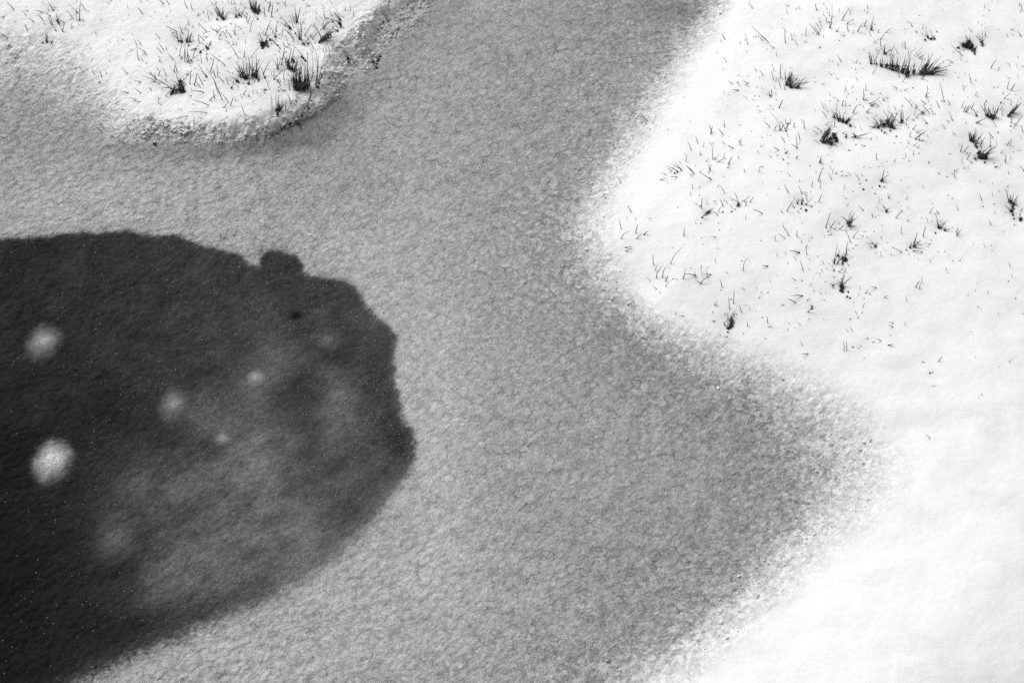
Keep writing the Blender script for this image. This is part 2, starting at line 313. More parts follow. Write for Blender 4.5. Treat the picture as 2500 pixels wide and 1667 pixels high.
# each: tile, handle, label, strokes root->tip, clumps x,y,r, fills
TUFTS = [
('d','the long dark ragged tuft','long dark ragged tuft, the widest on the right bank',
 '885,615 865,530;880,610 905,520;920,600 960,500 985,460;1255,545 1270,500 1320,470;1310,525 1360,470 1400,425;1370,610 1390,525;1360,550 1390,520;1080,510 1105,440;1140,500 1110,455;1385,745 1420,715;905,705 945,640;1200,770 1225,738;1480,640 1560,540;1500,650 1600,580;1500,670 1660,628;1480,690 1650,680;1490,690 1620,650;1420,660 1440,520;1400,650 1480,515;1450,650 1520,560;1500,700 1610,700;1380,720 1300,690',
 '890,605,12 985,625,20 1040,628,26 1090,635,30 1140,640,28 1195,665,22 1245,690,26 1300,680,20 1370,690,22 1420,690,24 1475,700,18 1235,715,12 940,610,12',
 [('880,605 980,625 1080,650 1180,670 1240,690',85,105,70,50,150),('1240,690 1340,690 1400,700',30,85,60,50,130),('1360,690 1420,700 1490,705',55,70,8,90,190)]),
('d','the small bush above the ragged tuft','small bushy tuft just behind the long ragged one','1015,500 1025,420;1020,500 980,458;1045,500 1085,470;1030,505 1000,478;1045,500 1095,475;1010,505 1018,440','1018,497,8',[]),
('d','the leaning comb tuft','compact tuft of stiff blades all combed to the right','62,845 56,812;72,800 62,690;130,830 95,760;110,780 118,690','85,795,9 130,822,13 190,828,16',[('75,800 130,826 195,832',62,92,22,60,165)]),
('d','the ragged dark leaf clump','ragged triangular dark leaf clump near the top right','1812,380 1790,335;1830,380 1835,350;1885,470 1897,440;1880,525 1895,450;1715,455 1750,440;1760,530 1700,480 1655,430;1850,302 1818,266;1800,360 1790,340','1825,400,26 1800,430,34 1845,435,36 1870,475,24 1880,510,12 1725,452,10 1770,425,20',[('1760,440 1830,420 1890,470',22,140,60,20,60)]),
('d','the V tuft beside the leaf clump','small V shaped tuft right of the dark leaf clump','1950,400 1890,345;1955,400 1925,345 1905,320;1958,398 1950,300;1945,405 1885,345;1980,340 1985,295;1960,398 1985,360','1958,424,12 1950,400,8',[]),
('d','the twiggy tuft at the top','small twiggy tuft between the ragged tuft and the top edge','1450,372 1405,330;1440,360 1408,295;1462,372 1505,338;1480,372 1490,340;1500,372 1480,350;1515,306 1528,296;1430,362 1400,330;1470,340 1460,290','1405,382,13 1465,368,12 1495,368,10 1435,352,10 1326,312,7',[]),
('d','the bowed root bar tuft','tuft bowed over a dark curved root bar','540,1110 560,1040 565,965;590,1130 550,1070;600,1130 570,1050;690,1130 770,1065;560,1110 495,1050;530,1100 520,1060;700,1200 735,1185;435,1030 400,965','535,1115,14 580,1138,16 620,1150,18 655,1165,20 675,1140,12 690,1200,14',[('530,1115 600,1140 660,1160',22,130,60,30,80)]),
('d','the swept tuft with black hollow','tuft of swept straight blades over a black hollow','425,1340 480,1210;440,1340 525,1150;430,1355 540,1210;450,1330 520,1195;410,1330 455,1230;410,1255 340,1208;370,1275 318,1242;540,1200 540,1150;460,1190 500,1165;490,1415 505,1400;405,1335 470,1250','530,1290,28 545,1320,30 500,1330,26 510,1370,22 560,1345,18 430,1345,14 470,1350,18',[('415,1348 450,1345 510,1350',42,68,45,80,150)]),
('d','the flat starry tuft','flat starry tuft right of the black hollow tuft','740,1300 705,1280;745,1305 890,1270;770,1310 850,1285;640,1310 665,1275;735,1300 720,1265;650,1312 660,1295;740,1310 800,1340;715,1310 760,1300','735,1302,12 655,1305,6',[]),
('d','the broad bushy tuft','broad bushy tuft of crossing blades in the bank middle','1065,1165 1000,1050;1110,1130 1040,1050;1100,1180 1160,1050;1080,1150 1100,1080;1125,1045 1095,1010;960,1200 905,1120;1000,1175 965,1130;1060,1160 1095,1085;1110,1215 1165,1180;900,1215 870,1215','1040,1160,24 1085,1200,22 1010,1190,20 955,1215,14 920,1212,8 1115,1222,8 1075,1245,8 1018,1265,7 990,1245,6',[('920,1215 980,1200 1040,1190 1090,1215',50,125,55,40,110)]),
('d','the three parallel upright blades','tight tuft of three parallel upright blades','1170,1160 1175,1040;1185,1160 1180,1045;1200,1155 1190,1045;1165,1180 1120,1140;1180,1150 1172,1060','1185,1155,16',[]),
('d','the crossed blade tuft','loose tuft of crossed blades right of the broad bushy one','1445,1082 1380,1010;1390,1085 1475,1028;1320,1125 1385,1065;1430,1185 1395,1150 1365,1115;1370,1085 1405,1040;1305,1095 1315,1065;1380,1080 1340,1050;1330,1030 1255,950;1320,1030 1333,995','1385,1075,8 1415,1180,6',[]),
('d','the split tuft at the right','bushy tuft with split crown close to the right edge','1975,1045 1970,990;1975,1000 2003,945;2080,1200 2030,1145;2135,1035 2170,980;2145,1080 2155,1045','2045,1105,18 2070,1110,14 2010,1100,10 2055,1130,10 2132,982,8',[('1985,1100 2040,1118 2090,1100',40,120,60,50,130)]),
('d','the feathery tuft at the right edge','feathery tuft of long leaning blades at the right edge','2205,1100 2260,1050 2300,960;2220,1095 2290,1000;2215,1080 2245,1040;2225,1165 2228,1115;2235,1165 2240,1100;2255,1225 2270,1180;2275,1195 2340,1100;2222,1100 2330,980;2210,1095 2270,1030','2215,1092,10 2225,1205,7',[('2205,1100 2260,1060',16,60,45,60,130)]),
('d','the upper of the twin right tufts','upper of two tufts joined by a dark root line','1830,1320 1815,1275;1845,1325 1830,1270;1880,1320 1888,1230;1890,1320 1898,1235;1850,1330 1850,1280;1870,1320 1860,1270;1915,1340 1960,1270;1900,1340 1940,1300;1940,1385 1980,1315;1945,1360 1930,1310','1850,1328,16 1870,1345,12 1890,1378,14 1905,1400,8',[('1825,1325 1880,1330',16,110,60,40,80)]),
('d','the lower of the twin right tufts','lower of two joined tufts, blades swept right over dark roots','1940,1500 2080,1410;1950,1505 2050,1430;1960,1490 2075,1400;1920,1500 2030,1400;1970,1480 2085,1405 2093,1320;2000,1500 2080,1450;1920,1450 1905,1420;1940,1440 1950,1400;1850,1555 1862,1545','1925,1455,18 1950,1480,26 1975,1490,20 1990,1500,16 1890,1515,9 1935,1500,12',[('1920,1490 1960,1500 2000,1490',26,65,25,60,120)]),
('c','the sparse fan tuft','sparse fan shaped tuft left of the black hollow tuft','1980,1240 1972,1180 1888,1076;1975,1238 1965,1200;1880,1218 1814,1153;1925,1244 1945,1196;2020,1228 1982,1158;2045,1226 2070,1170;2032,1182 2030,1140;2074,1180 2080,1132;2108,1214 2120,1168;2035,1225 2062,1180;1990,1240 2010,1190','1975,1240,6 2052,1180,7 2035,1250,5',[]),
('c','the tiny V tuft','tiny V shaped tuft left of the stiff comb tuft','1880,918 1842,898;1894,900 1900,845;1882,914 1870,872;1885,916 1855,905','1884,914,5',[]),
('d','the upper fan of thin blades','open fan of thin blades near the top left of the right bank','368,320 290,222;386,322 355,272;388,330 414,266;380,245 356,222;410,244 390,160;380,320 340,240','384,325,4',[]),
('d','the tall thin blade stack','stack of tall thin blades near the top of the right bank','518,160 514,130 518,40;464,212 450,155;505,210 516,150;494,264 508,225 518,175;500,262 514,225;490,250 500,215','496,262,4 484,210,4',[]),
('d','the reed like tuft by the top','thin reed like tuft above the long ragged one','882,276 895,210;893,280 908,200 920,145;905,285 898,240;888,278 900,225;882,338 870,298','892,280,5',[]),
('e','the left leaning tuft at the shore','low tuft of blades leaning left near the shore','995,265 885,218;1032,250 970,180;1034,252 945,203;1026,192 1010,165;932,260 900,240;985,262 940,230;884,296 842,288;988,322 928,322;835,350 900,330','966,280,6 1030,250,5 992,265,5',[]),
('e','the knotted root pile','knotted dark root pile at the left end of a blade row','1225,708 1270,670 1300,640;1300,640 1348,620;1290,655 1340,632;1380,685 1340,650;1240,705 1290,650;1390,660 1400,625 1432,600','1282,660,15 1265,675,10 1300,645,10 1232,706,7',[]),
('e','the bent tuft on its black root','small bent tuft with a black root right of the knotted pile','1575,560 1538,465;1580,565 1495,522;1585,575 1605,575;1637,553 1688,500;1690,560 1723,510;1648,590 1660,555;1570,590 1600,570','1580,590,12 1580,575,8 1515,652,8 1430,658,10',[]),
('f','the scattered tuft with round clod','scattered short tuft beside one round black clod','222,475 195,400;225,480 232,458;205,365 205,345;272,502 246,460;185,568 160,530;188,568 200,538;218,572 220,515;225,568 235,520;240,550 232,525;275,540 262,518;268,582 318,540;320,605 290,590;152,610 130,595;80,650 140,545;180,570 215,540;230,570 240,530','266,640,16 220,620,5 318,602,6 185,565,5 228,568,6 270,578,5',[]),
('f','the neat bushy tuft','neat bushy tuft with pointed blades in the bank centre','670,745 598,700;680,770 690,660 722,632;685,765 728,665;672,770 650,735;675,775 655,730;690,765 768,702;680,780 745,715;695,760 720,700;665,770 640,760;680,770 675,700;690,775 700,690;595,812 635,780;700,808 738,785','680,772,13 678,755,8',[('670,772 695,770',14,120,40,40,90)]),
('f','the small upright tuft','small upright tuft with crossing blades above the centre','990,355 965,340;990,350 1020,240;992,352 1065,295;995,350 1010,290;1000,350 1040,310;1005,360 1038,350;1010,415 1040,402','990,352,12 972,408,9',[]),
('f','the round black seed head tuft','round black clod with three short blades','1035,635 995,595;1040,635 1068,618;1032,635 1010,600','1035,645,13',[]),
('f','the leaning hook tuft','leaning tuft with one tall blade and black side clods','1530,770 1495,660;1540,800 1522,740;1540,790 1625,735;1570,800 1600,760;1545,810 1600,750;1530,800 1520,770;1600,830 1660,815;1590,815 1615,795;1525,775 1515,730','1530,795,12 1505,855,10 1600,830,9 1555,800,8',[]),
('f','the wide open tuft','wide open tuft with a flat blade to the right','1270,980 1280,950;1290,975 1330,870 1328,840;1300,975 1325,880;1300,985 1370,930;1340,950 1368,932;1310,978 1400,973;1460,963 1395,957;1300,1028 1380,1040;1300,980 1360,930;1265,990 1275,955','1262,992,10 1310,980,12 1225,1018,7 1375,1040,5',[]),
('f','the low tuft leaning left','low tuft with blades leaning far left','935,985 885,930;930,972 832,957;925,970 870,960;885,988 868,980;935,975 880,940','930,980,9',[]),
('f','the double clod tuft','tall thin blades around two black clods','550,1060 572,950;575,1060 592,1005;645,1085 668,935;530,1140 548,1060;540,1145 560,1080;565,1140 590,1080;575,1140 605,1090;640,1080 620,1040;610,1160 612,1120;670,1165 650,1135;535,1150 545,1100;655,1060 660,1000','632,1105,26 620,1090,18 645,1105,20 615,1140,12 572,1070,10',[]),
('f','the tuft above five black clods','bristly tuft above a trail of five black clods','605,1350 625,1265 640,1215;615,1350 715,1270;610,1355 635,1260;575,1230 635,1190;635,1225 655,1190;595,1350 560,1320;600,1340 578,1310;620,1360 690,1290;605,1345 600,1290','605,1365,20 620,1372,14 610,1412,17 598,1400,10 668,1418,9 660,1465,11 687,1480,9',[]),
('f','the forked tuft at the right edge','forked dark tuft with a root trail by the right edge','2200,550 2178,430;2210,555 2222,490;2215,560 2185,490;2235,560 2255,475;2250,560 2300,490;2255,570 2290,520;2265,580 2285,545;2240,560 2215,520;2230,640 2165,595;2245,650 2270,620;2250,680 2250,600;2225,655 2175,610;2205,560 2175,440','2225,550,14 2248,575,14 2245,605,14 2232,640,16 2245,680,11 2258,718,7',[]),
('f','the cut off edge tuft','dark tuft half cut by the right edge','2310,730 2315,650 2345,610;2312,730 2322,660;2325,640 2345,625','2315,725,17 2330,715,12',[]),
('g','the black root on the shore','lowest black root clump, at the snow edge above the slush','1455,460 1446,440;1478,500 1478,430;1515,480 1505,460;1525,450 1558,430;1540,475 1552,448;1440,550 1475,500;1450,560 1440,530;1530,560 1550,530;1478,560 1480,520;1490,398 1484,295;1532,352 1537,222;1500,500 1540,460','1518,520,18 1510,550,22 1500,575,16 1478,590,14 1478,628,9 1515,490,11 1462,680,6 1470,672,5',[]),
# left bank
('a','the dark clump of the left bank','heavy dark clump with long blades crossing to the left','1620,835 1500,755;1490,760 1385,685;1490,755 1478,690;1500,762 1425,680;1480,772 1362,728;1600,820 1500,765;1640,850 1580,805;1525,800 1438,778;1650,850 1515,838;1590,915 1640,860;1640,880 1800,680;1640,880 1840,680;1700,760 1680,690;1740,780 1710,740;1700,810 1635,755;1720,850 1760,740;1780,810 1700,745;1785,715 1838,675','1725,780,22 1725,815,32 1735,850,34 1700,860,24 1655,875,18 1635,895,12 1755,870,18',[('1650,880 1720,870 1765,860',26,130,60,40,110)]),
('a','the comb of short blades','comb like row of short upright blades on the left bank','1720,395 1655,335;1800,370 1808,280;1788,290 1768,262;1700,370 1670,340','1740,390,8 1790,385,8 1705,385,6',[('1680,372 1720,392 1790,396 1830,388',26,115,75,30,90)]),
('a','the tall bundle on the left bank','tall loose bundle of blades below the short comb','1768,580 1775,420;1785,580 1770,460;1800,590 1798,450;1830,580 1780,480;1832,580 1900,520;1718,535 1738,425;1735,560 1722,530;1815,600 1790,500','1800,585,6',[]),
('a','the three clods and blades','three black clods with short blades on the left bank','1980,455 1905,400;1995,455 2025,400;1835,475 1885,470;1850,545 1868,480;1925,500 1895,460;1930,600 1920,510;1985,590 1975,480;1990,460 2015,395','1985,465,15 1975,445,10 1872,465,10 1920,492,10 2015,425,6',[]),
('a','the corner star tuft','small star shaped tuft near the top left corner','545,200 535,118;555,200 580,140;550,210 520,185;560,220 545,130;600,305 560,215;598,300 618,215;490,238 463,165;500,230 480,135;605,212 575,195','552,195,13 558,212,9',[]),
('a','the tall sprig at the top left','tall sprig of blades reaching the top edge at left','735,122 660,45;738,125 730,70;700,180 660,125;738,198 720,125;762,195 775,0;765,180 762,85;800,198 775,180;818,98 780,40','762,190,8 735,118,6',[]),
('a','the leaning pair at the top left','leaning blades left of the star tuft by the top edge','505,96 455,10;500,90 475,45;520,72 500,68;462,95 460,70;502,94 485,50','505,92,5',[]),
('a','the dark sprig on the slush','dark sprig on grey slush at the upper left','450,395 425,290;440,380 460,300;455,400 450,340;495,425 470,385;318,430 285,418;500,395 520,375','445,395,12 410,405,10 490,405,7',[]),
('b','the tuft with a black pellet','tuft with a separate black pellet at its left','170,180 100,130;145,140 180,70;185,170 180,120;195,165 225,110;150,150 110,60;210,155 250,110;160,150 130,95;40,185 20,90;75,42 45,0;110,70 95,0;65,135 30,100;130,140 90,60','178,180,14 165,165,12 118,178,8',[('120,140 180,160',18,125,55,35,90)]),
('b','the low spray of blades','low spray of spread blades right of the pellet tuft','300,155 225,110;300,150 250,80;305,150 285,68;330,140 290,70;350,150 390,70;380,150 340,115;330,135 360,115;310,145 340,115','298,152,5 330,138,5',[]),
('b','the black bundle at the top edge','black bundle with upright blades touching the top edge','440,60 425,0;450,60 440,0;465,60 470,0;505,180 440,110;430,303 450,220 475,165;410,220 440,150;455,70 410,10','450,75,20 475,95,22 505,115,16 505,180,9 520,90,10',[('435,70 480,85 520,100',26,110,70,40,110)]),
('b','the black clump with crossing stalks','black clump with crossing stalks in the left bank middle','560,420 480,405;555,420 520,310;560,415 530,350;575,410 620,330;580,330 632,195;590,400 600,330;670,335 610,240;680,325 700,200;720,462 650,410;720,465 640,375;440,550 520,455;660,400 600,350;550,320 575,285;680,380 650,340;690,300 650,260','550,430,24 570,415,18 600,435,11 550,455,12 625,375,11 676,350,12 595,395,12',[('530,430 600,420',22,130,40,30,90)]),
('b','the fan pointing up left','thin fan of four blades pointing up left','815,270 710,135;810,268 685,200;825,268 770,215;795,265 750,240;820,268 760,200','812,268,5',[]),
('b','the upper upright tuft','upright thin tuft, upper of two in a column','880,205 855,45;868,205 835,140;890,205 915,60;880,200 880,140;845,250 810,150;855,210 840,160;875,205 870,90;885,205 905,120','876,203,7',[]),
('b','the lower upright tuft','upright thin tuft, lower of two in a column','915,370 920,185;905,365 890,250;925,360 930,250;890,360 860,300;900,360 870,240;925,300 940,190;910,365 905,270','912,362,8 865,315,7',[]),
('b','the ring of frozen roots','small root ring with one blade leaning right','950,425 1030,330;945,415 930,410;990,410 970,412;955,420 1000,370','940,415,7 985,412,6',[]),
('b','the slanting black bar tuft','tuft on a slanting black root bar by the rim','1095,400 1180,310;1110,390 1250,290;1090,405 1120,350;1160,370 1280,345;1150,395 1240,400;1100,335 1040,215;1110,350 1080,290;1130,270 1190,190;1150,260 1190,210;1130,245 1135,200 1075,130;1065,185 1062,95;1150,175 1140,80;1140,270 1250,170;1120,360 1230,300;1100,400 1210,330','1100,398,9 1125,378,12 1150,362,14 1180,348,14 1200,335,10',[('1100,398 1150,365 1200,340',22,60,25,60,140)]),
('b','the hooked stalk tuft','hooked stalks with black roots at the bank rim','1305,195 1245,80;1300,190 1230,110;1270,165 1230,120;1335,178 1305,145;1290,215 1160,175;1300,230 1220,195;1330,265 1300,250;1255,295 1215,255;1280,290 1240,225;1215,150 1190,95','1295,235,13 1290,215,10 1290,185,9 1300,258,9 1268,295,11 1225,205,7 1165,175,8',[]),
('b','the upright bristle tuft','bristle tuft of tall upright blades in the left bank middle','395,730 390,525;380,720 365,560;430,700 430,560;450,690 410,530;500,700 490,505;495,700 495,560;460,700 460,600;350,725 280,645;360,720 310,580;470,770 320,680;620,855 580,750 505,575;575,740 540,650;560,710 632,570;420,800 430,750','395,735,17 380,740,12 480,712,20 450,720,16 420,795,12 515,762,12 575,740,11 340,722,10 495,735,14',[('345,728 400,738 460,722 520,740',50,118,65,60,170)]),
('b','the horizontal sprig','horizontal sprig left of the upright bristle tuft','310,770 232,733;320,775 275,740;320,832 215,755;222,795 195,715;260,850 280,770','315,770,12 300,765,8 255,835,6',[]),
('b','the low forked tuft','low forked tuft with one long slanting blade','700,655 640,555;695,640 690,540;700,650 730,560;660,755 770,640;755,740 768,660','697,650,7 665,752,5',[]),
('b','the tangled tuft','tangled tuft of crossed stalks behind the black hummock','740,605 770,435;735,620 765,500;820,640 780,560;830,580 865,445;970,590 845,430;790,640 830,470;810,640 760,560;870,640 945,600;700,630 740,610;800,650 690,740','850,580,17 835,565,12 830,650,22 810,640,14 855,660,14 925,545,11 945,560,12 962,578,10',[('760,610 830,640 870,650',26,110,50,40,120)]),
('b','the black hummock','big black hummock with dense upright blades, darkest on the left bank','880,780 900,640;860,770 880,610;915,790 920,620;950,800 960,600;985,700 980,490;985,790 985,650;1000,780 975,620;920,845 1030,770;900,760 940,600;850,770 840,720;880,730 880,560;1000,795 945,610;1035,720 1025,500;1005,800 1045,690;880,850 960,790','870,780,30 865,820,32 905,800,38 940,810,38 975,820,32 900,835,28 955,840,26 850,760,14',[('850,790 900,790 950,800 995,815',62,105,72,70,180),('850,840 920,845 990,840',24,100,50,30,80)]),
('b','the tall tuft on the rim','tall thin tuft on the rim right of the black hummock','1070,835 1090,540;1075,820 1085,600;1085,790 1160,480;1085,640 1055,465;1080,680 1060,560;1095,780 1170,640;1120,740 1105,680;1090,860 1100,780;1180,630 1155,595;1060,830 1075,700;1090,800 1130,700','1080,830,10 1092,790,8',[]),
('b','the lowest left bank tuft','upright tuft near the lower tip of the left bank','645,1032 632,912;685,1040 685,860;700,1040 710,880;730,1055 760,1000;718,1050 705,960;740,1045 770,990;745,1020 740,935;775,1045 782,950;690,1140 625,1135;615,1170 625,1140;705,1050 700,960;745,862 715,862','690,1050,10 695,1080,10 700,1105,13 705,868,7',[('690,1050 740,1050',14,110,55,40,100)]),
('b','the crossed sprig on the rim','crossed sprig on the icy rim of the left bank','1415,560 1330,485;1370,555 1330,490;1350,545 1440,512;1460,640 1410,590','1368,565,20 1350,580,12 1378,600,14 1395,655,6',[]),
('b','the lone stalk on the rim dirt','long stalk rising from a dark clump on the rim','1610,585 1548,428;1500,478 1468,440','1612,595,20 1660,570,22 1680,540,14 1650,650,12 1615,625,10',[]),
('b','the fallen stalk by the top rim','fallen dark stalk near the top of the rim','1750,200 1700,60;1740,190 1690,90;1710,225 1680,250;1705,160 1700,95;1760,120 1762,30;1680,75 1693,45','1755,210,12 1740,185,9 1710,230,14 1690,245,8 1765,15,9',[]),
('a','the black clod below the bank','dark sprig on a clod below the left bank tip','1425,1318 1365,1225;1440,1320 1355,1275;1445,1300 1515,1215;1440,1280 1412,1222;1350,1328 1352,1280','1490,1380,16 1470,1375,10 1520,1375,9 1435,1310,8',[]),
]
